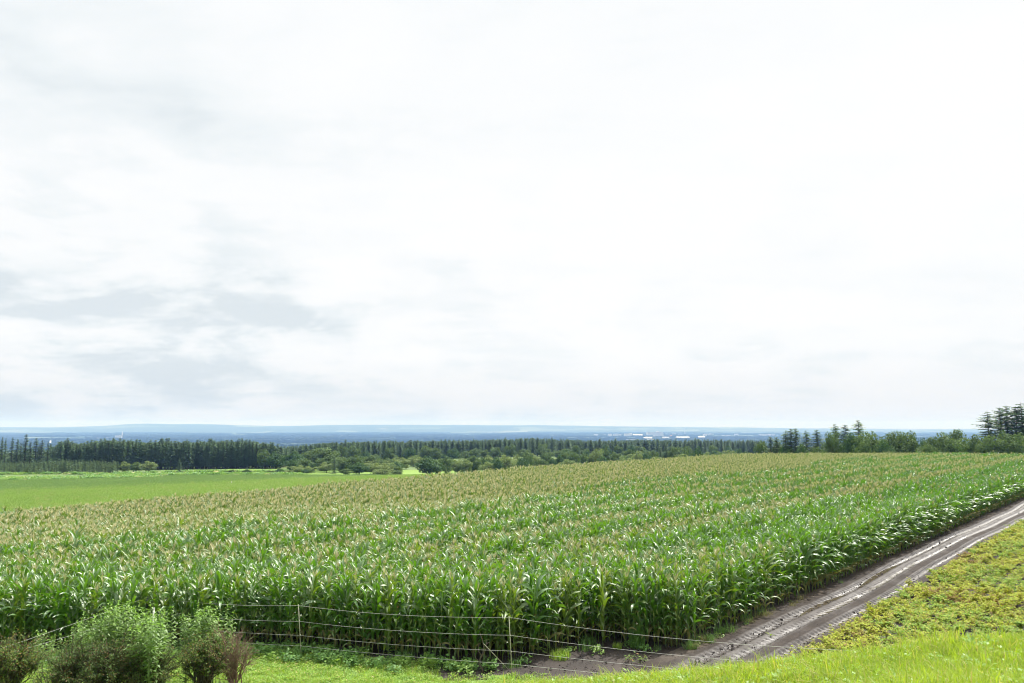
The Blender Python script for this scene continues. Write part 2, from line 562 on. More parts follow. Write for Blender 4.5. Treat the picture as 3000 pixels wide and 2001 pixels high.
# ------------------------------------------------------------------ ground sheet
def build_ground():
    na = 420
    rad = np.concatenate([[0.5], np.geomspace(1.5, 30000, 620)])
    ang = np.linspace(R(-85), R(85), na)
    Rr, A = np.meshgrid(rad, ang, indexing='ij')
    X, Y = Rr * np.sin(A), Rr * np.cos(A)
    X = np.concatenate([X.ravel()])
    Y = np.concatenate([Y.ravel()]) - 3.0
    Z = zt(X, Y)
    V = np.stack([X, Y, Z], 1)
    nr = len(rad)
    I, J = np.meshgrid(np.arange(nr - 1), np.arange(na - 1), indexing='ij')
    a = (I * na + J).ravel()
    F = np.stack([a, a + na, a + na + 1, a + 1], 1)
    cx, cy = X[F].mean(1), Y[F].mean(1)
    u, v = uv_of(cx, cy)
    D = np.hypot(cx, cy)
    mi = np.zeros(len(F), np.int32)                              # 0 lawn
    wob = vnoise(cx, cy, 0.5, 2) * 0.25
    soil = ((cy > yfront(cx) - 0.55 + wob) & (v > VE - 4) & (v < VFAR + 2)) | ((cx > -2.6 + wob) & (cy > 23.9 + wob - 0.22 * np.clip(cx, 0, 9)))
    mi[soil & (D < 300)] = 1
    far = ((v >= VFAR) | (u > 172)) & (D > 40)
    mi[far] = 2                                                 # green crop
    edge = 352 + 14 * np.sin(cx / 60.0)
    mi[far & (cy > edge)] = 3                                   # rough pasture strips
    mi[far & (cy > edge + 22 + 10 * np.sin(cx / 33.0)) & (cx > -150)] = 4
    mi[far & (cy > edge + 80)] = 3
    mi[far & (cy > 700)] = 3
    mi[D > 800] = 5
    me = bpy.data.meshes.new('ground')
    me.from_pydata(V.tolist(), [], F.tolist())
    for k in ('lawn', 'soil', 'crop', 'rough', 'meadow', 'plain'):
        me.materials.append(M[k])
    me.polygons.foreach_set('material_index', mi)
    me.polygons.foreach_set('use_smooth', np.ones(len(F), bool))
    tag(link('ground', me), 'rolling farmland ground falling away to a wide wooded lowland', 'ground', kind='structure')


build_ground()


def build_hills():
    """low hills on the far left skyline, sinking into mist to the right"""
    xs = np.linspace(-26000, 30000, 400)
    ys = np.linspace(15500, 25500, 26)
    X, Y = np.meshgrid(xs, ys, indexing='ij')
    t = (Y - 15500) / 10000
    prof = np.sin(np.clip(t, 0, 1) * math.pi) ** 0.8
    pxs = 1500 + X / Y * FPX
    top = np.interp(pxs, [-400, 0, 160, 260, 330, 380, 440, 520, 600, 700, 800, 950, 1050, 1200, 1400, 1700, 2100, 2600, 3400],
                    [100, 104, 90, 118, 144, 179, 190, 180, 181, 152, 136, 152, 158, 160, 158, 140, 95, 50, 40])
    rough = vnoise(X, Y, 900, 1) * 9 + vnoise(X, Y, 350, 7) * 5
    Z = -110 + (top + rough) * prof
    V = np.stack([X.ravel(), Y.ravel(), Z.ravel()], 1)
    nx, ny = len(xs), len(ys)
    I, J = np.meshgrid(np.arange(nx - 1), np.arange(ny - 1), indexing='ij')
    a = (I * ny + J).ravel()
    F = np.stack([a, a + ny, a + ny + 1, a + 1], 1)
    me = bpy.data.meshes.new('hills')
    me.from_pydata(V.tolist(), [], F.tolist())
    me.materials.append(M['plain'])
    me.polygons.foreach_set('use_smooth', np.ones(len(F), bool))
    tag(link('hills', me), 'long low wooded hills with pale clearings on the horizon', 'hills', kind='structure')


build_hills()


def build_track():
    """fine sheet over the muddy farm track: two ruts with tyre lugs"""
    us = np.concatenate([np.arange(14, 60, 0.055), np.arange(60, 100, 0.12), np.arange(100, 190, 0.4)])
    vs = np.arange(9.1, 13.35, 0.04)
    U, Vv = np.meshgrid(us, vs, indexing='ij')
    wig = 0.16 * np.sin(U / 7.0) + 0.05 * np.sin(U / 2.3 + 1)
    v = Vv - wig
    h = np.zeros_like(U)
    wet = np.zeros_like(U)
    fade = sstep(19, 25, U)
    for c, wd, dp in ((10.28, 0.20, 0.085), (11.22, 0.19, 0.06), (11.93, 0.21, 0.075)):
        g = np.exp(-((v - c) / wd) ** 4)
        b = np.exp(-((np.abs(v - c) - wd * 1.45) / 0.10) ** 2)
        h += (-dp * g + 0.045 * b) * (0.35 + 0.65 * fade)
        lug = np.sin((U + np.sign(v - c) * 0 + np.abs(v - c) * 0.7) * 2 * math.pi / 0.33)
        h += 0.032 * np.clip(lug * 1.6, -1, 1) * np.exp(-((v - c) / (wd * 1.25)) ** 6)
        wet = np.maximum(wet, np.exp(-((v - c) / (wd * 1.35)) ** 6) * (0.45 + 0.55 * fade))
    # wide shallow skid between the two left passes and a churned headland
    g = np.exp(-((v - 11.58) / 0.22) ** 4)
    h += -0.03 * g
    wet = np.maximum(wet, 0.55 * g)
    churn = 1 - sstep(22, 30, U)
    h += (vnoise(U, Vv, 0.11, 4) * 0.013 + vnoise(U, Vv, 0.05, 9) * 0.006) * (0.7 + 0.5 * churn)
    wet = np.clip(wet * np.interp(U, [20, 34, 62], [0.55, 0.8, 1.0]) + 0.10 * churn + 0.2 * vnoise(U, Vv, 0.8, 8), 0, 1)
    h += 0.05 * np.exp(-((v - 12.45) / 0.12) ** 2) * np.clip(0.6 + vnoise(U, Vv, 0.15, 6), 0, 1.4)
    dry = sstep(12.35, 12.75, v) * np.clip(0.55 + 0.8 * vnoise(U, Vv, 2.0, 3), 0, 1)
    X, Y = xy_of(U, Vv)
    edge = np.minimum(sstep(9.1, 9.5, Vv), 1 - sstep(13.0, 13.3, Vv)) * sstep(14, 16, U)
    Z = zt(X, Y) + 0.012 + (0.06 + h) * edge - 0.10 * (1 - edge)
    nu, nv = len(us), len(vs)
    P = np.stack([X.ravel(), Y.ravel(), Z.ravel()], 1)
    I, J = np.meshgrid(np.arange(nu - 1), np.arange(nv - 1), indexing='ij')
    a = (I * nv + J).ravel()
    F = np.stack([a, a + nv, a + nv + 1, a + 1], 1)[:, ::-1]
    me = bpy.data.meshes.new('dirt_track')
    me.from_pydata(P.tolist(), [], F.tolist())
    me.materials.append(M['track'])
    for nm, val in (('wet', wet), ('dry', dry)):
        at = me.attributes.new(nm, 'FLOAT', 'POINT')
        at.data.foreach_set('value', val.ravel().astype(np.float32))
    me.polygons.foreach_set('use_smooth', np.ones(len(F), bool))
    tag(link('dirt_track', me), 'muddy farm track with wet wheel ruts between corn and potatoes', 'track', kind='structure')
    # puddle water standing in the ruts
    m, N = new_mat('muddy_water')
    p = N.n('ShaderNodeBsdfPrincipled', {'Base Color': (0.075, 0.06, 0.042, 1), 'Roughness': 0.08, 'Specular IOR Level': 0.6})
    N.n('ShaderNodeOutputMaterial', {'Surface': p.outputs[0]})
    mb = MB()
    for (u0, u1, vc, w, zz) in ((30.5, 36.5, 11.55, 0.5, 0.031), (37.0, 47.0, 11.5, 0.55, 0.033), (27.0, 34.0, 10.22, 0.34, 0.004), (50, 58, 11.2, 0.4, 0.019), (62, 80, 11.9, 0.4, 0.006)):
        n = 24
        uu = np.linspace(u0, u1, n)
        ww = w * np.sin(np.linspace(0.05, math.pi - 0.05, n)) ** 0.5
        cc = vc + 0.16 * np.sin(uu / 7.0) + 0.05 * np.sin(uu / 2.3 + 1)
        a = np.stack(xy_of(uu, cc - ww), 1)
        b = np.stack(xy_of(uu, cc + ww), 1)
        L = np.concatenate([np.c_[a, np.full(n, zz)], np.c_[b, np.full(n, zz)]])
        mb.add(L, [(i, i + 1, n + i + 1, n + i) for i in range(n - 1)])
    tag(link('puddle_water', mb.mesh('puddle_water', [m])), 'brown puddle water lying in the wheel ruts of the track', 'water', kind='structure')


build_track()

rs = np.random.default_rng(11)


# ------------------------------------------------------------------ corn
def strip_leaf(rng, base, az, length, width, up, droop, seg=6, fold=0.25, twist=0.0):
    """a corn leaf: arching strap with a folded midrib; returns verts, faces"""
    t = np.linspace(0, 1, seg + 1)
    ang = up - droop * t ** 1.3
    ds = length / seg
    r = np.concatenate([[0], np.cumsum(np.cos(ang[:-1]) * ds)])
    z = np.concatenate([[0], np.cumsum(np.sin(ang[:-1]) * ds)])
    w = width * np.interp(t, [0, 0.12, 0.35, 0.7, 1.0], [0.55, 0.85, 1.0, 0.72, 0.04])
    dirv = np.array((math.cos(az), math.sin(az), 0))
    side = np.array((-math.sin(az), math.cos(az), 0))
    c = base + r[:, None] * dirv + z[:, None] * np.array((0, 0, 1))
    nrm = -np.sin(ang)[:, None] * dirv + np.cos(ang)[:, None] * np.array((0, 0, 1))
    tw = twist * t + 0.12 * np.sin(t * 9 + az * 3)
    sd = np.cos(tw)[:, None] * side + np.sin(tw)[:, None] * nrm
    wav = 0.10 * width * np.sin(t * 14 + az)[:, None] * nrm
    a = c - sd * w[:, None] * 0.5 + nrm * (fold * w)[:, None] + wav
    b = c + sd * w[:, None] * 0.5 + nrm * (fold * w)[:, None] - wav
    V = np.concatenate([a, c, b])
    n = seg + 1
    F = []
    for i in range(seg):
        F.append((i, i + 1, n + i + 1, n + i))
        F.append((n + i, n + i + 1, 2 * n + i + 1, 2 * n + i))
    return V, F


def corn_parts(seed, tassel=True, lod=0, ear=True):
    rng = np.random.default_rng(seed)
    H = rng.uniform(1.95, 2.2)
    st, fo, ta, er = MB(), MB(), MB(), MB()
    bend = rng.normal(0, 0.05, 2)
    zz = np.linspace(0, H, 5 if lod == 0 else 2)
    sp = np.stack([bend[0] * (zz / H) ** 2, bend[1] * (zz / H) ** 2, zz], 1)
    st.tube(sp, np.interp(zz, [0, H * 0.5, H], [0.014, 0.012, 0.006]), 5 if lod == 0 else 3, 0)
    n = {0: 16, 1: 10}[lod]
    az0 = rng.uniform(0, 6.28)
    for i in range(n):
        f = i / (n - 1)
        hz = 0.16 + f * (H - 0.24)
        az = az0 + (i % 2) * math.pi + rng.normal(0, 0.45)
        ln = np.interp(f, [0, 0.45, 0.8, 1], [0.62, 0.95, 0.75, 0.42]) * rng.uniform(0.85, 1.15)
        wd = np.interp(f, [0, 0.5, 1], [0.08, 0.125, 0.075]) * rng.uniform(0.85, 1.15)
        up = R(rng.uniform(56, 80)) if f < 0.75 else R(rng.uniform(62, 82))
        dr = R(rng.uniform(60, 145)) if f < 0.75 else R(rng.uniform(30, 100))
        b = np.array((bend[0] * (hz / H) ** 2, bend[1] * (hz / H) ** 2, hz))
        V, F = strip_leaf(rng, b, az, ln, wd * (1.0 if lod == 0 else 1.25), up, dr, 7 if lod == 0 else 4, 0.22, rng.normal(0, 0.7))
        dry = 1 if (f < 0.12 and rng.random() < 0.5) else 0
        fo.add(V, F, dry)
    if tassel:
        top = np.array((bend[0], bend[1], H - 0.02))
        m = rng.integers(7, 11)
        for k in range(m):
            a = rng.uniform(0, 6.28)
            sl = 0.0 if k == 0 else rng.uniform(0.15, 0.6)
            ln = rng.uniform(0.22, 0.34)
            s = np.linspace(0, 1, 3)
            rr = sl * ln * s * (1 - 0.2 * s)
            z2 = ln * s * math.cos(sl) - (0.05 * s ** 2 * sl)
            p = top + np.stack([rr * math.cos(a), rr * math.sin(a), z2 + 0.05 * (k > 0) * rng.uniform(0, 1)], 1)
            wdt = 0.0068 if lod == 0 else 0.012
            ta.tube(p, [wdt * 0.6, wdt, wdt * 0.5], 3, 0, False)
    if ear and lod == 0:
        hz = 0.95 + rng.uniform(-0.1, 0.15)
        a = az0 + rng.uniform(-0.4, 0.4)
        t = np.linspace(0, 1, 5)
        p = np.array((0.012 * math.cos(a), 0.012 * math.sin(a), hz)) + np.stack([0.10 * t * math.cos(a), 0.10 * t * math.sin(a), 0.22 * t], 1)
        er.tube(p, [0.012, 0.026, 0.028, 0.02, 0.008], 6, 0)
        tip = p[-1]
        for k in range(5):
            q = tip + np.array([(0, 0, 0), (0.02 * math.cos(k * 1.3 + a), 0.02 * math.sin(k * 1.3 + a), 0.03), (0.04 * math.cos(k * 1.3 + a), 0.04 * math.sin(k * 1.3 + a), 0.0)])
            er.tube(q, [0.004, 0.003, 0.002], 3, 1, False)
    return st, fo, ta, er


CM = [M['corn_leaf'], M['corn_dry']]
corn_kinds = []                  # part meshes for the plants standing alone
corn_joined = []                 # joined meshes for the mass


def joined(seed, tassel, lod):
    st, fo, ta, er = corn_parts(seed, tassel, lod)
    J = MB()
    for b, off in ((st, 0), (fo, 1), (ta, 3), (er, 4)):
        if b.n:
            base = J.n
            J.v.extend(b.v)
            J.f.extend([tuple(i + base for i in f) for f in b.f])
            J.m.extend([i + off for i in b.m])
            J.n += b.n
    return J.mesh('corn_mass', [M['corn_stalk'], M['corn_ripe'] if tassel else M['corn_leaf'], M['corn_dry'], M['tassel'], M['husk'], M['silk']], True)


for k in range(9):
    ts = k % 3 == 0
    st, fo, ta, er = corn_parts(100 + k, ts, 0)
    pr = [('stalk', st.mesh('corn_stalk', [M['corn_stalk']], True)), ('foliage', fo.mesh('corn_foliage', [M['corn_ripe'] if ts else M['corn_leaf'], M['corn_dry']], True)), ('ear', er.mesh('corn_ear', [M['husk'], M['silk']], True))]
    if ts:
        pr.append(('tassel', ta.mesh('corn_tassel', [M['tassel']])))
    corn_kinds.append(pr)
# mass kinds: 0-5 near without tassel, 6-11 near with tassel, 12-15 far without, 16-19 far with
for k in range(6):
    corn_joined.append(joined(200 + k, False, 0))
for k in range(6):
    corn_joined.append(joined(300 + k, True, 0))
for k in range(4):
    corn_joined.append(joined(400 + k, False, 1))
for k in range(4):
    corn_joined.append(joined(500 + k, True, 1))


def build_corn():
    rng = np.random.default_rng(5)
    pts = []
    # headland rows along the front edge
    for r in range(11):
        xs = np.arange(-34, 12, 0.19) + rng.uniform(0, 0.1)
        x = xs + rng.normal(0, 0.03, len(xs))
        y = yfront(x) + 0.12 + r * 0.66 + rng.normal(0, 0.05, len(xs))
        u, v = uv_of(x, y)
        k = v > VE + 0.15
        pts.append(np.stack([x[k], y[k], np.full(k.sum(), 0.0), np.full(k.sum(), r)], 1))
    # main rows parallel to the track
    nrow = int((VFAR - VE) / 0.75)
    for r in range(nrow):
        v0 = VE + 0.25 + r * 0.75
        us = np.arange(-10, 185 + 6 * math.sin(r * 0.3), 0.20)
        u = us + rng.normal(0, 0.03, len(us))
        v = v0 + rng.normal(0, 0.05, len(us))
        x, y = xy_of(u, v)
        k = (y > yfront(x) + 11 * 0.66) & in_view(x, y, 0.06) & (rng.random(len(u)) > 0.05)
        pts.append(np.stack([x[k], y[k], np.full(k.sum(), 1.0), np.full(k.sum(), r)], 1))
    P = np.concatenate(pts)
    x, y, main, row = P.T
    k = in_view(x, y, 0.06)
    x, y, main, row = x[k], y[k], main[k], row[k]
    # gaps in the front row around the bare patch by the corner
    gap = (main == 0) & (row < 1) & (x > 1.3) & (x < 3.8) & (rng.random(len(x)) < 0.75)
    x, y, main, row = x[~gap], y[~gap], main[~gap], row[~gap]
    n = len(x)
    u, v = uv_of(x, y)
    # tassels: full in the pollen rows of the interior, sparse at the edges
    pt = np.full(n, 0.93)
    pt[(main == 1) & (row % 6 < 2) & (v < 40 + 4 * np.sin(u / 9))] = 0.06
    pt[(main == 1) & (v < 19)] = 0.10
    pt[(main == 1) & (v < 28) & (v >= 19) & (row % 6 < 3)] = 0.15
    pt[main == 0] = np.interp(row[main == 0], [0, 4, 10], [0.08, 0.18, 0.5])
    tas = rng.random(n) < pt
    low = (main == 1) & (row % 6 < 2) & (v < 40 + 4 * np.sin(u / 9))
    depth = np.hypot(x, y)
    sc = rng.normal(1.0, 0.06, n) * np.where(low, 1.09, 0.98) * (1 + 0.04 * vnoise(x, y, 4, 2))
    # individuals: the nearest 300 that can be seen from the open sides
    open_side = ((main == 0) & (row < 2)) | (v < VE + 1.3)
    order = np.argsort(np.where(open_side & in_view(x, y, -0.005), depth, 1e9))
    pick = order[:298]
    rest = np.ones(n, bool)
    rest[pick] = False
    z = zt(x, y)
    ex = {'left': 'tall green corn plant in the front rows left of the dark corner post',
          'mid': 'tall green corn plant in the front rows between the dark post and second pale post',
          'right': 'tall green corn plant at the front edge between second and third pale posts',
          'patch': 'tall green corn plant at the field corner beside the bare muddy patch',
          'track': 'tall glossy corn plant at the edge of the muddy track'}
    for i in pick:
        kd = corn_kinds[int(rng.integers(0, 9)) if not tas[i] else 3 * int(rng.integers(0, 3))]
        px = 1500 + FPX * x[i] / y[i]
        if v[i] < VE + 1.4 and main[i] == 1 or (px > 1990):
            key = 'track'
        elif px < 430:
            key = 'left'
        elif px < 880:
            key = 'mid'
        elif px < 1500:
            key = 'right'
        else:
            key = 'patch'
        thing('corn_plant', kd, ex[key], 'corn plant', (x[i], y[i], z[i]), float(rng.uniform(0, 6.28)), float(sc[i] * 1.02), 'corn plants at the ' + {'left': 'left front edge', 'mid': 'front edge between posts', 'right': 'front edge near the long wire span', 'patch': 'field corner', 'track': 'track edge'}[key],
              (float(rng.normal(0, 0.04)), float(rng.normal(0, 0.04))))
    # one plant lies broken on the mud in front of the corner
    g = ground(1815, 1885)
    thing('corn_plant', corn_kinds[1], 'broken corn plant lying bent over on the bare mud', 'corn plant', g + Vector((0.3, 0.1, 0.05)), 0.4, 0.42, None, (R(78), 0.2))
    far = depth > 62
    vid = np.where(far, np.where(tas, 16, 12) + rng.integers(0, 4, n), np.where(tas, 6, 0) + rng.integers(0, 6, n))
    rot = np.stack([rng.normal(0, 0.05, n), rng.normal(0, 0.05, n), rng.uniform(0, 6.28, n)], 1)
    P3 = np.stack([x, y, z], 1)
    scatter('corn_crop', corn_joined, P3[rest], rot[rest], sc[rest], vid[rest], 'mass of tasselled green corn covering the whole slope', 'corn crop')
    print('corn', n)


build_corn()


# ------------------------------------------------------------------ grass, weeds
def tuft(seed, n, rad, h0, h1, w, mat, lean=0.5, seeds=0):
    rng = np.random.default_rng(seed)
    mb = MB()
    Q = []
    for i in range(n):
        a, r = rng.uniform(0, 6.28), rad * math.sqrt(rng.random())
        b = np.array((r * math.cos(a), r * math.sin(a), -0.02))
        az = rng.uniform(0, 6.28)
        h = rng.uniform(h0, h1)
        l = rng.uniform(0.1, lean)
        d = np.array((math.cos(az), math.sin(az), 0))
        s = np.array((-math.sin(az), math.cos(az), 0)) * w * rng.uniform(0.7, 1.2) * 0.5
        p1 = b + d * h * l * 0.35 + np.array((0, 0, h * 0.6))
        p2 = b + d * h * l * (1.0 + 0.6 * rng.random()) + np.array((0, 0, h * (1 - 0.35 * l)))
        mb.add([b - s, b + s, p1 + s * 0.8, p1 - s * 0.8, p2], [(0, 1, 2, 3), (3, 2, 4)], 0)
    return mb.mesh('grass_tuft', [mat], True)


def broad_weed(seed, n, rad, h, size, mat):
    """low leafy weed: oval leaves on short stems"""
    rng = np.random.default_rng(seed)
    mb = MB()
    for i in range(n):
        a, r = rng.uniform(0, 6.28), rad * math.sqrt(rng.random())
        z = h * rng.uniform(0.2, 1.0) * (1 - 0.4 * r / rad)
        az, el = rng.uniform(0, 6.28), rng.uniform(-0.5, 0.7)
        d = np.array((math.cos(az) * math.cos(el), math.sin(az) * math.cos(el), math.sin(el)))
        s = np.array((-math.sin(az), math.cos(az), rng.uniform(-0.4, 0.4)))
        L, Wd = size * rng.uniform(0.6, 1.3), size * 0.32 * rng.uniform(0.7, 1.2)
        p = np.array((r * math.cos(a), r * math.sin(a), z))
        mb.add([p, p + d * L * 0.45 + s * Wd, p + d * L, p + d * L * 0.45 - s * Wd], [(0, 1, 2, 3)], 0)
    return mb.mesh('weed_leaves', [mat])


def rand_rot(rng, n, tilt=0.1):
    return np.stack([rng.normal(0, tilt, n), rng.normal(0, tilt, n), rng.uniform(0, 6.28, n)], 1)


def build_grass():
    rng = np.random.default_rng(21)
    # bank in front
    kinds = [tuft(1, 30, 0.16, 0.07, 0.20, 0.011, M['bank_blade'], 0.9), tuft(2, 26, 0.16, 0.10, 0.27, 0.011, M['bank_blade'], 0.7),
             tuft(3, 14, 0.12, 0.18, 0.42, 0.010, M['bank_blade'], 0.8), broad_weed(4, 22, 0.16, 0.15, 0.065, M['weed_leaf']), broad_weed(5, 20, 0.14, 0.16, 0.075, M['weed_leaf'])]
    n = 15000
    x = rng.uniform(-3.5, 15, n)
    y = rng.uniform(7.0, 17.5, n)
    k = in_view(x, y, 0.08)
    x, y = x[k], y[k]
    n = len(x)
    r = rng.random(n)
    lump = vnoise(x, y, 0.9, 3)
    vid = np.where(r < 0.48, 0, np.where(r < 0.88, 1, np.where(r < 0.92, 2, np.where(r < 0.975, 3, 4))))
    vid[(lump > 0.6) & (rng.random(n) < 0.15)] = 2
    scatter('bank_grass', kinds, np.stack([x, y, zt(x, y)], 1), rand_rot(rng, n, 0.18), rng.uniform(0.75, 1.2, n) * (1 + 0.3 * lump), vid, 'bright yellow green long grass on the bank in front', 'grass')
    # lawn before the fence
    kinds = [tuft(11, 26, 0.17, 0.04, 0.13, 0.012, M['lawn_blade'], 1.2), tuft(12, 26, 0.17, 0.05, 0.18, 0.012, M['lawn_blade'], 1.0), broad_weed(13, 30, 0.18, 0.09, 0.050, M['weed_leaf']), broad_weed(14, 26, 0.16, 0.11, 0.055, M['lawn_blade'])]
    n = 20000
    x = rng.uniform(-19, 6.5, n)
    y = rng.uniform(16.0, 27.0, n)
    k = in_view(x, y, 0.05) & (y < yfront(x) - 0.3) & ~((x > -2.4 + 0.3 * rng.standard_normal(n)) & (y > 23.9 - 0.22 * np.clip(x, 0, 9) + 0.25 * rng.standard_normal(n)))
    x, y = x[k], y[k]
    n = len(x)
    r = rng.random(n)
    pw = 0.12 + 0.45 * sstep(22.5, 25.8, y)
    vid = np.where(r < (1 - pw) * 0.6, 0, np.where(r < 1 - pw, 1, np.where(r < 1 - 0.45 * pw, 2, 3)))
    scatter('lawn_grass', kinds, np.stack([x, y, zt(x, y)], 1), rand_rot(rng, n, 0.12), rng.uniform(0.7, 1.25, n), vid, 'short bright lawn grass in front of the wire fence', 'grass')
    # weeds at the foot of the corn
    kinds = [broad_weed(31, 60, 0.26, 0.30, 0.11, M['weed_leaf']), broad_weed(32, 60, 0.24, 0.34, 0.12, M['dark_weed']), tuft(33, 40, 0.2, 0.15, 0.42, 0.012, M['dark_weed'], 0.8)]
    n = 900
    x = rng.uniform(-19, 5.0, n)
    y = yfront(x) - 0.55 + rng.normal(0, 0.38, n) * np.where(x < -2, 1.3, 0.6)
    k = (rng.random(n) < np.interp(x, [-19, -9, -5, -2.5, 0, 5], [0.9, 0.95, 0.7, 0.4, 0.08, 0.05])) & in_view(x, y)
    x, y = x[k], y[k]
    n = len(x)
    scatter('edge_weeds', kinds, np.stack([x, y, zt(x, y)], 1), rand_rot(rng, n), rng.uniform(0.5, 1.15, n), rng.integers(0, 3, n), 'green weeds growing along the foot of the corn', 'weeds')
    # grassy weeds where the corn meets the track
    kinds = [tuft(41, 50, 0.22, 0.25, 0.7, 0.013, M['dark_weed'], 0.9), broad_weed(42, 50, 0.22, 0.30, 0.07, M['weed_leaf']), tuft(43, 40, 0.2, 0.2, 0.5, 0.012, M['corn_dry'], 1.0)]
    u = 24 + rng.gamma(1.1, 3.5, 70)
    v = VE + 0.1 + rng.normal(0, 0.13, 70)
    x, y = xy_of(u, v)
    scatter('track_weeds', kinds, np.stack([x, y, zt(x, y)], 1), rand_rot(rng, 70), rng.uniform(0.3, 0.8, 70) * np.clip(1.3 - (u - 24) / 50, 0.5, 1.2), rng.integers(0, 3, 70), 'grassy weeds between the corn and the track', 'weeds')
    # clods of earth along the track and on the headland
    clods = []
    for s in range(3):
        r2 = np.random.default_rng(70 + s)
        mb = MB()
        a = np.linspace(0, 6.28, 8)[:-1]
        V = [(0, 0, -0.3)] + [(math.cos(t) * r2.uniform(0.7, 1.2), math.sin(t) * r2.uniform(0.7, 1.2), r2.uniform(-0.2, 0.3)) for t in a] + [(r2.uniform(-.3, .3), r2.uniform(-.3, .3), r2.uniform(0.6, 0.9))]
        F = [(0, 1 + (i + 1) % 7, 1 + i) for i in range(7)] + [(8, 1 + i, 1 + (i + 1) % 7) for i in range(7)]
        mb.add(V, F)
        clods.append(mb.mesh('clod', [M['soil']]))
    n = 3800
    u = 20 + rng.gamma(1.4, 14, n)
    lane = rng.choice([12.45, 11.6, 10.75, 10.0, 12.3], n)
    v = lane + rng.normal(0, 0.16, n)
    x, y = xy_of(u, v)
    x2 = rng.uniform(-2, 9, 900)
    y2 = rng.uniform(24.1, 27.2, 900)
    x, y = np.concatenate([x, x2]), np.concatenate([y, y2])
    n = len(x)
    scatter('mud_clods', clods, np.stack([x, y, zt(x, y) + 0.05], 1), rand_rot(rng, n, 0.5), rng.gamma(2.0, 0.009, n) + 0.006, rng.integers(0, 3, n), 'small dark clods of mud thrown up along the track', 'mud clods')


build_grass()


# ------------------------------------------------------------------ potatoes
def potato_parts(seed):
    rng = np.random.default_rng(seed)
    st, fo = MB(), MB()
    for k in range(11):
        a = rng.uniform(0, 6.28)
        L = rng.uniform(0.25, 0.52)
        out = rng.uniform(0.35, 1.15)
        s = np.linspace(0, 1, 5)
        p = np.stack([out * L * s * math.cos(a), out * L * s * math.sin(a), L * 0.85 * s * (1.25 - 0.55 * s * out)], 1)
        st.tube(p, [0.009, 0.008, 0.007, 0.006, 0.004], 3, 0, False)
        for j in range(9):
            f = rng.uniform(0.3, 1.0)
            b = np.array([np.interp(f, s, p[:, i]) for i in range(3)])
            az = rng.uniform(0, 6.28)
            el = rng.uniform(-0.5, 0.5)
            d = np.array((math.cos(az) * math.cos(el), math.sin(az) * math.cos(el), math.sin(el)))
            w = np.array((-math.sin(az), math.cos(az), rng.uniform(-0.4, 0.4)))
            ll = rng.uniform(0.06, 0.13)
            # compound leaf: terminal leaflet and one pair
            for (o, dd, sz) in ((0.45, d, 1.0), (0.25, d * 0.5 + w * 0.8, 0.75), (0.25, d * 0.5 - w * 0.8, 0.75)):
                q = b + d * ll * o
                ww = np.cross(dd, (0, 0, 1))
                ww = ww / (np.linalg.norm(ww) + 1e-6)
                l2 = ll * sz * 0.8
                fo.add([q, q + dd * l2 * 0.5 + ww * l2 * 0.36, q + dd * l2 + np.array((0, 0, -0.25 * l2)), q + dd * l2 * 0.5 - ww * l2 * 0.36], [(0, 1, 2, 3)], 0)
    return st, fo


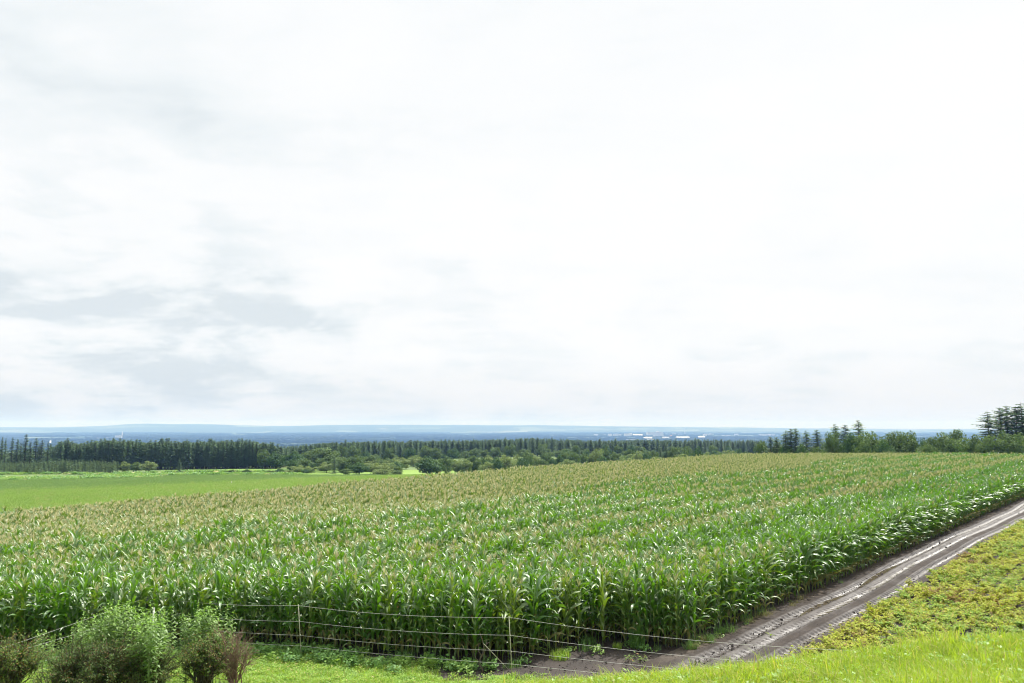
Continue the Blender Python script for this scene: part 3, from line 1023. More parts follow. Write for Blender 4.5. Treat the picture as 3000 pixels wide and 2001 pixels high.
def build_potatoes():
    rng = np.random.default_rng(31)
    # each kind of plant with its own leaf colour, from green to withered
    cols = {'green': leaf_mat('potato_green_leaf', (0.11, 0.235, 0.018), (0.24, 0.34, 0.03), 0.6, 0.2, 0.32, (1.3, 1.3, 0.6), 1.3, (0.42, 0.40, 0.05), 0.12),
            'yellow': leaf_mat('potato_yellow_leaf', (0.21, 0.30, 0.018), (0.38, 0.39, 0.026), 0.6, 0.2, 0.32, (1.2, 1.2, 0.6), 1.3, (0.26, 0.17, 0.06), 0.10),
            'brown': leaf_mat('potato_withered_leaf', (0.27, 0.19, 0.04), (0.16, 0.10, 0.035), 0.7, 0.2, 0.25, (1.2, 1.1, 0.7), 1.3, (0.30, 0.36, 0.05), 0.2)}
    order = ['green', 'yellow', 'green', 'yellow', 'brown', 'yellow']
    kinds, parts = [], []
    for i, c in enumerate(order):
        st, fo = potato_parts(600 + i)
        parts.append([('stem', st.mesh('potato_stem', [M['potato_stem']])), ('foliage', fo.mesh('potato_foliage', [cols[c]]))])
        J = MB()
        J.v = st.v + fo.v
        J.f = st.f + [tuple(i + st.n for i in f) for f in fo.f]
        J.m = [0] * len(st.f) + [1] * len(fo.f)
        J.n = st.n + fo.n
        kinds.append(J.mesh('potato_mass', [M['potato_stem'], cols[c]]))
    X, Y = [], []
    for r in range(60):
        v0 = VP - 0.35 - r * 0.72
        us = np.arange(16, 130, 0.27)
        u = us + rng.normal(0, 0.06, len(us))
        v = v0 + rng.normal(0, 0.09, len(us))
        x, y = xy_of(u, v)
        X.append(x)
        Y.append(y)
    x, y = np.concatenate(X), np.concatenate(Y)
    u, v = uv_of(x, y)
    bare = vnoise(x, y, 1.3, 6) + 0.25 * vnoise(x, y, 0.5, 2) > 0.62 + 0.012 * np.maximum(u - 24, 0)
    # the corner of the plot is ragged
    rag = (y < 24.6 + 0.5 * np.sin(x * 3)) | ((v > VP - 1.0) & (rng.random(len(x)) < 0.35))
    k = in_view(x, y, 0.05) & (y > 19.5) & ~bare & ~(rag & (x < 9)) & (rng.random(len(x)) > 0.13)
    x, y, u, v = x[k], y[k], u[k], v[k]
    n = len(x)
    t = vnoise(x, y, 2.2, 4) + rng.normal(0, 0.45, n) + np.where(v > VP - 1.2, -0.35, 0)
    vid = np.where(t > 0.05, rng.choice([0, 2], n), np.where(t > -1.25, rng.choice([1, 3, 5], n), 4))
    z = zt(x, y) + 0.06
    sc = rng.uniform(0.65, 1.25, n)
    rot = rand_rot(rng, n, 0.12)
    dep = np.where(y > 22, np.hypot(x, y), 1e6 + np.hypot(x, y))
    pick = np.argsort(dep)[:298]
    rest = np.ones(n, bool)
    rest[pick] = False
    lab = {'green': ('leafy green potato plant in the plot between track and grass bank', 'green potato plants'),
           'yellow': ('yellowing potato plant in the plot between track and grass bank', 'yellowing potato plants'),
           'brown': ('withered brown potato plant in the plot between track and grass bank', 'withered potato plants')}
    for i in pick:
        kd = int(vid[i])
        l, g = lab[order[kd]]
        thing('potato_plant', parts[kd], l, 'potato plant', (x[i], y[i], z[i]), float(rot[i, 2]), float(sc[i]), g)
    scatter('potato_crop', kinds, np.stack([x, y, z], 1)[rest], rot[rest], sc[rest], vid[rest], 'patchy yellow and green potato crop right of the track', 'potato crop')
    print('potato', n)


build_potatoes()


# ------------------------------------------------------------------ fence
def build_fence():
    posts = [(-13.9, 20.8, 1.62, 0.0), (-12.42, 27.9, 1.68, 0.0), (-6.66, 26.15, 1.66, -0.28), (0.02, 23.75, 1.76, -0.2), (11.0, 20.9, 1.55, 0.0)]
    root = link('wire_fence', None, None, (posts[3][0], posts[3][1], zs(posts[3][0], posts[3][1])))
    tag(root, 'four strand white wire fence on thin pale posts before the corn', 'fence')
    o = np.array(root.location)
    tops = []
    for i, (x, y, h, ln) in enumerate(posts):
        mb = MB()
        z = zs(x, y)
        a = np.array((x, y, z - 0.2))
        b = np.array((x + ln * 0.55, y, z + h))
        dark = i == 1
        mb.tube(np.stack([a, (a + b) / 2, b]) - o, 0.0115 if not dark else 0.022, 7)
        me = mb.mesh('fence_post', [M['dark_steel'] if dark else M['fence_pole']], True)
        c = link('post', me, root)
        if dark:
            c['label'] = 'dark corner post'
        tops.append((np.array((x, y, z)), b))
        ins = MB()
        for f in (0.985, 0.69, 0.43, 0.235):
            p = a + np.array((0, 0, 0.2)) + (b - a - np.array((0, 0, 0.2))) * f - o
            ins.tube(np.array([p - (0, 0, 0.025), p, p + (0, 0, 0.025)]), [0.012, 0.02, 0.012], 6)
        link('insulator', ins.mesh('insulators', [M['insulator'] if dark else M['fence_pole']], True), c)
    fr = [(0.90, 0.985, 0.985, 0.985, 0.97), (0.82, 0.69, 0.69, 0.70, 0.66), (0.50, 0.43, 0.43, 0.45, 0.40), (0.40, 0.235, 0.235, 0.245, 0.20)]
    sag = [(0.05, 0.14, 0.16, 0.30), (0.04, 0.10, 0.12, 0.22), (0.06, 0.05, 0.09, 0.14), (0.05, 0.05, 0.05, 0.08)]
    for w in range(4):
        mb = MB()
        pp = []
        for i in range(4):
            A = tops[i][0] + (tops[i][1] - tops[i][0]) * fr[w][i]
            B = tops[i + 1][0] + (tops[i + 1][1] - tops[i + 1][0]) * fr[w][i + 1]
            t = np.linspace(0, 1, 14)[(1 if i else 0):]
            seg = A + (B - A) * t[:, None]
            seg[:, 2] -= sag[w][i] * 4 * t * (1 - t) * 0.7
            pp.append(seg)
        mb.tube(np.concatenate(pp) + np.array((0, -0.022, 0)) - o, 0.0036, 4)
        link('wire', mb.mesh('fence_wire', [M['wire']], True), root)
    # leaning stay beside the third post
    mb = MB()
    a = ground(1490, 1962)
    b = Vector((at_depth(1417, 23.9, 1890), 23.9, z_at(1886, 23.9)))
    mb.tube(np.array([a, (a + b) / 2, b]) - o, 0.008, 6)
    link('stay_rod', mb.mesh('stay_rod', [M['fence_pole']], True), root)
    # pale pipe standing behind the tall weeds
    mb = MB()
    x, y = at_depth(450, 23.9, 1780), 23.9
    mb.tube(np.array([(0, 0, -0.2), (0, 0, 1.0), (0.01, 0, 2.06)]), 0.026, 8)
    cap = MB()
    cap.tube(np.array([(0.01, 0, 2.04), (0.01, 0, 2.08)]), 0.031, 8)
    thing('marker_pipe', [('pipe', mb.mesh('marker_pipe', [M['white_pipe']], True)), ('cap', cap.mesh('pipe_cap', [M['white_pipe']]))], 'pale weathered upright pipe among the tall weeds beside the dark post', 'pipe', (x, y, zs(x, y)))


build_fence()


# ------------------------------------------------------------------ shrubs and tall weeds
def twig_bush(seed, rx, h, stems, leaf_n, leaf_sz, twmat, lfmat, split=3, bare=0.0, base=0.12, spread=1.0):
    """many-stemmed shrub: forked twigs and small leaves near their ends"""
    rng = np.random.default_rng(seed)
    tw, lf = MB(), MB()
    tips = []

    def grow(p, d, L, r, lev):
        q = p + d * L * 0.5 + rng.normal(0, 0.04, 3) * L
        e = p + d * L + rng.normal(0, 0.10, 3) * L
        tw.tube(np.stack([p, q, e]), [r, r * 0.85, r * 0.7], 4 if lev < 2 else 3, 0, False)
        if lev >= split:
            tips.append((p, e, d))
            return
        for k in range(rng.integers(2, 4) if lev else rng.integers(3, 5)):
            nd = d + rng.normal(0, 0.36, 3) + np.array((0, 0, 0.10))
            nd[:2] += e[:2] * 0.16 / max(rx, 0.2)
            nd /= np.linalg.norm(nd)
            s = rng.uniform(0.5, 1.0)
            grow(p + (e - p) * s, nd, L * rng.uniform(0.55, 0.85), r * 0.62, lev + 1)
    for k in range(stems):
        a = rng.uniform(0, 6.28)
        t = rng.uniform(0.05, 0.95) * spread
        d = np.array((math.cos(a) * t * rx / h * 1.1, math.sin(a) * t * rx / h * 1.1, 1.0))
        d /= np.linalg.norm(d)
        b = np.array((math.cos(a) * base * rng.random(), math.sin(a) * base * rng.random(), -0.05))
        grow(b, d, h * rng.uniform(0.32, 0.42), 0.013 * h, 0)
    tips_n = len(tips)
    if leaf_n:
        ii = rng.integers(0, tips_n, leaf_n)
        P = np.array([t[0] for t in tips])[ii]
        E = np.array([t[1] for t in tips])[ii]
        f = rng.uniform(-0.2, 1.15, leaf_n)
        B = P + (E - P) * f[:, None] + rng.normal(0, 0.03, (leaf_n, 3))
        az = rng.uniform(0, 6.28, leaf_n)
        el = rng.uniform(-0.6, 0.9, leaf_n)
        d = np.stack([np.cos(az) * np.cos(el), np.sin(az) * np.cos(el), np.sin(el)], 1)
        w = np.stack([-np.sin(az), np.cos(az), rng.uniform(-0.6, 0.6, leaf_n)], 1)
        s = (leaf_sz * rng.uniform(0.6, 1.4, leaf_n))[:, None]
        lf.quads(np.stack([B, B + d * s * 0.5 + w * s * 0.28, B + d * s, B + d * s * 0.5 - w * s * 0.28], 1))
    parts = [('branches', tw.mesh('bush_branches', [twmat], True))]
    if leaf_n:
        parts.append(('foliage', lf.mesh('bush_foliage', [lfmat])))
    return parts


def herb_parts(seed, h, top_light=True):
    """tall weed: upright stem with drooping lance leaves, paler at the tip"""
    rng = np.random.default_rng(seed)
    st, fo = MB(), MB()
    bend = rng.normal(0, 0.10, 2)
    z = np.linspace(0, h, 6)
    c = np.stack([bend[0] * (z / h) ** 2, bend[1] * (z / h) ** 2, z], 1)
    st.tube(c, np.linspace(0.009, 0.003, 6), 4, 0, False)
    n = 46
    for i in range(n):
        f = 0.25 + 0.75 * (i / (n - 1)) ** 0.8
        b = np.array([np.interp(f * h, z, c[:, k]) for k in range(3)])
        az = i * 2.4 + rng.normal(0, 0.3)
        L = np.interp(f, [0.25, 0.7, 1.0], [0.15, 0.19, 0.10]) * rng.uniform(0.8, 1.2)
        up = rng.uniform(0.2, 0.7) if f < 0.95 else rng.uniform(0.6, 1.2)
        d = np.array((math.cos(az), math.sin(az), 0))
        s = np.array((-math.sin(az), math.cos(az), 0)) * L * 0.16
        m1 = b + d * L * 0.5 * math.cos(up) + np.array((0, 0, L * 0.5 * math.sin(up)))
        e = m1 + d * L * 0.5 + np.array((0, 0, -L * rng.uniform(0.05, 0.4)))
        fo.add([b, m1 + s, e, m1 - s], [(0, 1, 2, 3)], 1 if f > 0.93 and top_light else 0)
    return [('stem', st.mesh('weed_stem', [M['corn_stalk']])), ('foliage', fo.mesh('weed_foliage', [M['herb_leaf'], M['herb_top']]))]


def build_shrubs():
    rng = np.random.default_rng(77)

    def at(px, y):
        x = at_depth(px, y, 1900)
        return Vector((x, y, zs(x, y)))
    thing('shrub', twig_bush(1, 0.70, 1.95, 26, 11000, 0.046, M['twig'], M['bush_green'], 3), 'low rounded shrub with reddish shoot tips, leftmost of the shrubs', 'shrub', at(30, 21.9), 0.3)
    thing('shrub', twig_bush(2, 0.76, 1.75, 26, 9500, 0.044, M['twig'], M['bush_leaf'], 3), 'dark twiggy shrub next to the leftmost shrub, weeds leaning over it', 'shrub', at(205, 21.8), 1.1)
    thing('shrub', twig_bush(3, 0.85, 1.85, 30, 15000, 0.046, M['twig'], M['bush_leaf'], 3), 'big dark green shrub below the tallest clump of weeds', 'shrub', at(325, 21.7), 2.0)
    thing('shrub', twig_bush(4, 0.70, 1.75, 26, 9500, 0.042, M['twig'], M['bush_leaf'], 3), 'greyish fine leaved shrub at the right end of the big weed clump', 'shrub', at(440, 21.9), 0.7)
    thing('shrub', twig_bush(5, 0.68, 1.80, 28, 13000, 0.046, M['twig'], M['bush_green'], 3), 'dark green shrub beside the bare brown shrub, weeds rising behind it', 'shrub', at(598, 22.6), 2.6)
    thing('bare_shrub', twig_bush(6, 0.52, 1.70, 13, 2400, 0.022, M['twig_brown'], M['bush_leaf'], 4, base=0.06), 'nearly leafless brown shrub of fine upright twigs on the lawn', 'shrub', at(694, 22.8), 0.2)
    # dead brush heaped at its foot
    mb = MB()
    for i in range(700):
        a, r = rng.uniform(0, 6.28), 0.42 * math.sqrt(rng.random())
        c = np.array((r * math.cos(a), 0.7 * r * math.sin(a), 0.34 * (1 - (r / 0.45) ** 2) * rng.random() + 0.02))
        d = rng.normal(0, 1, 3)
        d[2] *= 0.35
        d /= np.linalg.norm(d)
        L = rng.uniform(0.08, 0.22)
        mb.tube(np.stack([c - d * L, c + d * L]), 0.005, 3, 0, False)
    tag(link('brush_heap', mb.mesh('brush_heap', [M['twig_brown']]), None, at(664, 22.4)), 'low heap of dead brown twigs at the foot of the bare shrub', 'brush heap')
    # small dead sapling by the fence
    g = ground(1417, 1972)
    tk, br = MB(), MB()
    tk.tube(np.array([(0, 0, -0.1), (-0.05, 0, 0.12), (-0.14, 0.02, 0.24), (-0.10, 0, 0.42), (-0.02, 0, 0.55), (0.01, 0, 0.75), (-0.05, 0, 0.95), (-0.12, 0, 1.15)]), [0.028, 0.026, 0.024, 0.022, 0.020, 0.016, 0.012, 0.006], 6)
    for b0, b1, b2 in (((-0.12, 0, 0.30), (-0.26, 0, 0.45), (-0.30, 0, 0.66)), ((-0.03, 0, 0.52), (0.08, 0, 0.70), (0.07, 0, 0.92)), ((-0.06, 0, 0.48), (-0.17, 0.03, 0.62), (-0.14, 0, 0.86)), ((0.01, 0, 0.72), (0.10, 0, 0.84), (0.19, 0, 0.88)), ((-0.05, 0.01, 0.1), (0.10, 0, 0.22), (0.16, 0, 0.36))):
        br.tube(np.array([b0, b1, b2]), [0.013, 0.010, 0.005], 5)
    thing('dead_sapling', [('trunk', tk.mesh('sapling_trunk', [M['bark']], True)), ('branches', br.mesh('sapling_branches', [M['bark']], True))], 'thin bare crooked dead sapling standing before the fence stay', 'sapling', g)
    # tall weeds standing behind and through the shrubs
    kinds = [herb_parts(800 + k, h) for k, h in enumerate((1.55, 1.75, 1.95, 1.65, 1.85))]
    spots = []
    for k in range(90):
        spots.append((rng.uniform(185, 492), rng.uniform(22.2, 23.8), 1))
    for k in range(28):
        spots.append((rng.uniform(545, 685), rng.uniform(22.9, 23.8), 2))
    for k in range(9):
        spots.append((rng.uniform(90, 190), rng.uniform(23.0, 24.4), 3))
    for k in range(11):
        spots.append((rng.uniform(385, 465), rng.uniform(21.2, 21.7), 4))
    for px, y, g in spots:
        p = at(px, y)
        top = {1: np.interp(px, [185, 260, 330, 400, 425, 450, 470, 490, 515, 535], [1840, 1785, 1752, 1768, 1775, 1795, 1752, 1770, 1800, 1830]), 2: np.interp(px, [535, 600, 660, 690], [1800, 1748, 1770, 1815]), 3: 1840, 4: np.interp(px, [370, 450, 525], [1800, 1795, 1835])}[g]
        hh = z_at(top + rng.gamma(1.5, 18), y) - p.z
        kd = int(rng.integers(0, 5))
        s = float(np.clip(hh / (1.55, 1.75, 1.95, 1.65, 1.85)[kd], 0.35, 1.35))
        lab, grp = {1: ('tall leafy green weed in the dense clump over the big dark shrub', 'tall weeds over the big shrub'),
                    2: ('tall leafy weed rising behind the shrub beside the bare brown shrub', 'tall weeds by the bare shrub'),
                    4: ('leafy weed standing in front of the greyish shrub at the big clump', 'weeds before the greyish shrub'),
                    3: ('tall leafy weed standing alone between the left shrubs and the corn', 'weeds near the left wires')}[g]
        thing('tall_weed', kinds[kd], lab, 'weed', p, float(rng.uniform(0, 6.28)), s, grp, (float(rng.normal(0, 0.05)), float(rng.normal(0, 0.05))))

    # single weeds on the bare mud
    def weed(px, py, me, lab, s=1.0, name='weed'):
        tag(link(name, me, None, ground(px, py), (0, 0, 1.0), s), lab, 'weed')
    weed(1580, 1915, broad_weed(61, 60, 0.24, 0.42, 0.09, M['weed_leaf']), 'pale broad leaved weed on the mud nearest the third fence post')
    weed(1640, 1930, tuft(62, 260, 0.34, 0.15, 0.42, 0.010, M['lawn_blade'], 0.8), 'feathery bright green grass clump on the mud', 1.0, 'grass_clump')
    weed(1672, 1908, broad_weed(63, 40, 0.16, 0.2, 0.08, M['weed_leaf']), 'small pale weed behind the feathery grass clump')
    weed(1722, 1892, tuft(64, 70, 0.3, 0.2, 0.55, 0.014, M['dark_weed'], 0.9), 'dark grassy weed on the mud at the edge of the corn shade', 1.0, 'grass_clump')
    weed(1808, 1902, tuft(65, 200, 0.15, 0.1, 0.28, 0.009, M['lawn_blade'], 0.7), 'tiny vivid green grass tuft on the bare mud', 1.0, 'grass_clump')
    weed(1868, 1898, tuft(66, 160, 0.26, 0.5, 1.15, 0.014, M['dark_weed'], 0.6), 'tall bluish grass clump before the corn near the field corner', 1.0, 'grass_clump')
    weed(1845, 1902, broad_weed(67, 80, 0.26, 0.35, 0.06, M['dark_weed']), 'bushy dark weed at the foot of the tall bluish grass')
    weed(1862, 1942, broad_weed(68, 90, 0.36, 0.32, 0.09, M['bush_green']), 'reddish brown weed on the mud just beyond the bank')
    weed(1920, 1915, broad_weed(69, 18, 0.10, 0.16, 0.06, M['weed_leaf']), 'tiny single weed on the mud right of the reddish weed')
    weed(2252, 1868, broad_weed(70, 12, 0.14, 0.18, 0.12, M['bank_blade']), 'small bright seedling on the muddy track')
    weed(2075, 1828, broad_weed(71, 130, 0.36, 0.45, 0.06, M['weed_leaf']), 'bushy green weed where the corn corner meets the track')
    weed(1965, 1888, tuft(72, 90, 0.3, 0.15, 0.45, 0.012, M['corn_dry'], 0.9), 'straw coloured dry grass at the foot of the corner corn', 1.0, 'grass_clump')


build_shrubs()


# ------------------------------------------------------------------ trees
def conifer_parts(seed, h, rmax, whorls, leafmat, sparse=0.0, base=0.12, pw=0.85, fine=1.0):
    rng = np.random.default_rng(seed)
    tr, cr = MB(), MB()
    z = np.linspace(0, h, 7)
    lean = rng.normal(0, 0.01, 2)
    c = np.stack([lean[0] * z, lean[1] * z, z - 0.3 * (z == 0)], 1)
    tr.tube(c, np.interp(z, [0, h], [0.016 * h, 0.01]), 6)
    Q = []
    for w in range(whorls):
        f = base + (1 - base) * (w + rng.uniform(-0.3, 0.3)) / whorls
        f = min(max(f, base), 0.985)
        zc = f * h
        L = rmax * ((1 - f) / (1 - base)) ** pw * min(1.0, 0.75 + 2 * (f - base)) * rng.uniform(0.7, 1.15) + 0.06
        nb = int(rng.integers(5, 8))
        a0 = rng.uniform(0, 6.28)
        for b in range(nb):
            if rng.random() < sparse:
                continue
            a = a0 + b * 6.283 / nb + rng.normal(0, 0.25)
            zc = min(f + rng.uniform(-0.6, 0.6) * (1 - base) / whorls, 0.985) * h
            LL = L * rng.uniform(0.6, 1.2)
            d = np.array((math.cos(a), math.sin(a), 0))
            sd = np.array((-math.sin(a), math.cos(a), 0))
            droop = rng.uniform(0.05, 0.4) * (1.2 - f)
            p0 = np.array((lean[0] * zc, lean[1] * zc, zc))
            end = p0 + d * LL + np.array((0, 0, -droop * LL + 0.12 * LL))
            mid = p0 + d * LL * 0.5 + np.array((0, 0, -droop * LL * 0.7))
            tr.tube(np.stack([p0, mid, end]), [0.03 + 0.006 * LL, 0.02, 0.008], 3, 0, False)
            ns = max(4, int(LL * 4.6 / fine))
            for k in range(ns):
                t = (k + rng.uniform(0.2, 1.0)) / ns
                q = p0 * (1 - t) ** 2 + 2 * mid * t * (1 - t) + end * t * t
                for sgn in (-1, 1):
                    s = rng.uniform(0.30, 0.75) * (1.1 - 0.5 * t) * 0.79 * fine * (0.45 + 0.55 * min(1.0, LL / 0.8))
                    dd = d * rng.uniform(0.3, 0.9) + sd * sgn * rng.uniform(0.4, 1.0) + np.array((0, 0, rng.uniform(-0.55, 0.25)))
                    dd /= np.linalg.norm(dd)
                    ww = np.cross(dd, (rng.normal(0, 0.4), rng.normal(0, 0.4), 1.0))
                    ww *= s * 0.32 / (np.linalg.norm(ww) + 1e-6)
                    Q.append((q, q + dd * s * 0.45 + ww, q + dd * s, q + dd * s * 0.45 - ww))
    cr.quads(np.array(Q))
    # leader at the very top
    return [('trunk', tr.mesh('conifer_trunk', [M['bark']], True)), ('crown', cr.mesh('conifer_crown', [leafmat]))]


def broadleaf_parts(seed, h, w, leafmat, clumps=26, per=95, size=0.34, low=0.18, ragged=0.3):
    rng = np.random.default_rng(seed)
    tr, cr = MB(), MB()
    zt_ = h * 0.55
    tr.tube(np.array([(0, 0, -0.3), (rng.normal(0, .1), rng.normal(0, .1), zt_ * 0.5), (rng.normal(0, .2), rng.normal(0, .2), zt_)]), [0.017 * h, 0.013 * h, 0.007 * h], 7)
    cz = h * (low + (1 - low) * 0.48)
    rz = h * (1 - low) * 0.5
    Q = []
    for k in range(clumps):
        v = rng.normal(0, 1, 3)
        v /= np.linalg.norm(v)
        r = rng.uniform(0.35, 0.86)
        c = np.array((v[0] * w * 0.5 * r, v[1] * w * 0.5 * r, cz + v[2] * rz * r))
        cr_ = rng.uniform(0.15, 0.28) * (w + h) * 0.5 * (1 - ragged * rng.random())
        st = np.array((0, 0, h * rng.uniform(0.2, 0.5)))
        tr.tube(np.stack([st, st * 0.4 + c * 0.6 + rng.normal(0, 0.15, 3), c]), [0.011 * h, 0.006 * h, 0.002 * h], 4, 0, False)
        n = int(per * rng.uniform(0.7, 1.3))
        p = rng.normal(0, 1, (n, 3))
        p /= np.linalg.norm(p, axis=1)[:, None]
        rr = rng.uniform(0.45, 1.05, n) ** 0.6
        P = c + p * rr[:, None] * cr_ * np.array((1, 1, 0.8))
        nrm = p + rng.normal(0, 0.55, (n, 3)) + np.array((0, 0, 0.35))
        nrm /= np.linalg.norm(nrm, axis=1)[:, None]
        a = np.cross(nrm, rng.normal(0, 1, (n, 3)))
        a /= np.linalg.norm(a, axis=1)[:, None] + 1e-6
        b = np.cross(nrm, a)
        s = (size * rng.uniform(0.5, 1.2, n))[:, None]
        Q.append(np.stack([P - a * s * 0.5, P + b * s * 0.34, P + a * s * 0.5, P - b * s * 0.34], 1))
    cr.quads(np.concatenate(Q))
    return [('trunk', tr.mesh('tree_trunk', [M['bark']], True)), ('crown', cr.mesh('tree_crown', [leafmat]))]


# kinds are built 10 m tall and scaled to their place
CON = [conifer_parts(900 + k, 10.0, r, wn, M['needle'], sp, 0.12, 0.6) for k, (r, wn, sp) in enumerate(((2.0, 30, 0.05), (1.8, 32, 0.1), (2.2, 28, 0.05), (1.7, 32, 0.1)))]
CON_THIN = [conifer_parts(920 + k, 10.0, r, 36, M['needle'], 0.1, 0.08, 0.75, 0.85) for k, r in enumerate((1.5, 1.75, 1.3))]
CON_OPEN = [conifer_parts(940 + k, 10.0, r, wn, M['needle_light'] if k == 2 else M['needle'], 0.06, 0.06, 0.6, 0.75) for k, (r, wn) in enumerate(((3.3, 36), (2.7, 40), (2.5, 38)))]
SAP = [conifer_parts(960 + k, 10.0, 2.6, 22, M['needle_light'], 0.1, 0.03) for k in range(3)]
DEC = {}
for nm, mt in (('green', 'tree_leaf'), ('dark', 'tree_dark'), ('pale', 'tree_pale')):
    DEC[nm] = [broadleaf_parts(hash_ + 1000, 10.0, 9.5, M[mt], 34, 110, 0.62, 0.02) for hash_ in {'green': (1, 2, 3), 'dark': (4, 5), 'pale': (6, 7)}[nm]]


def put_tree(name, parts, px, y, top, label, cat='tree', group=None, wpx=None, wref=None, hmin=2.0, wmul=1.0, rng=random.Random(3)):
    x = at_depth(px, y)
    z = zs(x, y)
    h = max(hmin, z_at(top, y) - z)
    s = h / 10.0
    sx = s * wmul
    if wpx and wref:
        sx = min(max(wpx / FPX * y / wref, 0.45 * s), 2.6 * s)
    return thing(name, parts, label, cat, (x, y, z), rng.uniform(0, 6.28), (sx, sx, s), group)


def build_trees():
    rng = np.random.default_rng(404)
    pr = random.Random(8)
    # thin conifers at the far left
    for px, top, wd in ((5, 1280, 16), (14, 1283, 12), (33, 1281, 22), (49, 1285, 18), (72, 1271, 30), (88, 1293, 22), (103, 1282, 26), (120, 1287, 22), (140, 1295, 20), (148, 1300, 18), (-12, 1282, 22), (60, 1296, 20)):
        put_tree('conifer_tree', pr.choice(CON_THIN), px, 415 + pr.uniform(0, 14), top, 'thin open conifer in the sparse row at the far left', 'tree', 'thin conifers at the far left', wd * 1.35, 2.2)
    # the lower dark conifers standing between and behind them
    for k in range(26):
        px = -14 + k * 7.0 + pr.uniform(-2, 2)
        put_tree('conifer_tree', pr.choice(CON), px, 432 + pr.uniform(0, 14), np.interp(px, [0, 100, 165], [1322, 1318, 1306]) + pr.gauss(0, 5), 'short dark conifer filling between the thin conifers at the far left', 'tree', 'short conifers at the far left', pr.uniform(22, 34), 4.0)
    # left forest edge, front ranks seen one by one
    tops_x = [165, 185, 215, 240, 275, 310, 350, 400, 440, 475, 510, 560, 600, 660, 700, 745, 790, 820, 860, 900, 960, 1020, 1080, 1120]
    tops_y = [1302, 1290, 1294, 1297, 1288, 1286, 1287, 1291, 1294, 1290, 1291, 1292, 1290, 1289, 1290, 1290, 1297, 1308, 1306, 1300, 1294, 1292, 1290, 1290]
    tx = list(np.arange(168, 830, 9.2))
    n_ind = 0
    for r in range(2):
        for px in tx:
            px = px + pr.uniform(-3.5, 3.5) + r * 3.5
            top = np.interp(px, tops_x, tops_y) + pr.gauss(0, 3.5) + pr.choice([0, 2, -4]) + (1 - r) * 3
            put_tree('conifer_tree', pr.choice(CON), px, 425 + r * 9 + pr.uniform(0, 7), top, 'dark conifer in the dense forest wall beyond the left field', 'tree', 'conifers of the left forest edge', pr.uniform(34, 46), 4.0)
            n_ind += 1
    # forest behind the shrubs in the middle and to the right, front rank
    fx = list(np.arange(830, 2235, 15.5))
    for px in fx:
        px += pr.uniform(-5, 5)
        d = np.interp(px, [830, 1100, 1300, 2235], [500, 540, 600, 690])
        top = np.interp(px, [830, 880, 960, 1100, 1250, 1480, 1560, 1700, 1800, 1950, 2100, 2235], [1307, 1303, 1296, 1293, 1292, 1288, 1285, 1290, 1290, 1289, 1290, 1291]) + pr.gauss(0, 3.0)
        put_tree('conifer_tree', pr.choice(CON), px, d + pr.uniform(0, 10), top, 'distant conifer along the front of the forest belt behind the shrub trees', 'tree', 'conifers of the distant forest belt', pr.uniform(28, 42), 4.0)
        n_ind += 1
    print('single conifers', n_ind)
    # the wood behind them as one mass
    P, Rt, S, V = [], [], [], []
    for k in range(2600):
        px = rng.uniform(150, 2240)
        if px < 840:
            y = rng.uniform(442, 520)
            top = np.interp(px, tops_x, tops_y) + rng.normal(7.0, 3)
        else:
            d = np.interp(px, [830, 1100, 1300, 2235], [500, 540, 600, 690])
            y = d + rng.uniform(10, 110)
            top = np.interp(px, [830, 880, 960, 1100, 1250, 1480, 1560, 1700, 1800, 1950, 2100, 2235], [1309, 1305, 1297, 1293, 1292, 1287, 1284, 1290, 1290, 1289, 1290, 1291]) + rng.normal(1.5, 2.5)
        x = at_depth(px, y)
        z = zs(x, y)
        h = max(5.0, z_at(top, y) - z)
        P.append((x, y, z))
        S.append(h / 10.0)
        V.append(rng.integers(0, 4))
    jm = []
    for prt in CON:
        me_t, me_c = prt[0][1], prt[1][1]
        J = MB()
        for me, mi in ((me_t, 0), (me_c, 1)):
            co = np.empty(len(me.vertices) * 3, np.float32)
            me.vertices.foreach_get('co', co)
            J.add(co.reshape(-1, 3), [tuple(p.vertices) for p in me.polygons], mi)
        jm.append(J.mesh('conifer_mass', [M['bark'], M['needle']]))
    scatter('conifer_forest', jm, P, np.stack([np.zeros(len(P)), np.zeros(len(P)), rng.uniform(0, 6.28, len(P))], 1), S, V, 'mass of dark conifers filling the forest behind its front rank', 'forest')
    # young conifers in front of the left forest
    for k in range(74):
        px = -8 + k * 4.85 + pr.uniform(-2, 2)
        y = 392 + pr.uniform(0, 9)
        put_tree('young_conifer', pr.choice(SAP), px, y, np.interp(px, [0, 120, 190, 345], [1354, 1350, 1346, 1350]) + pr.gauss(0, 2), 'young pale green conifer in the low plantation before the left forest', 'young tree', 'young conifers of the plantation', pr.uniform(15, 23), 4.6)
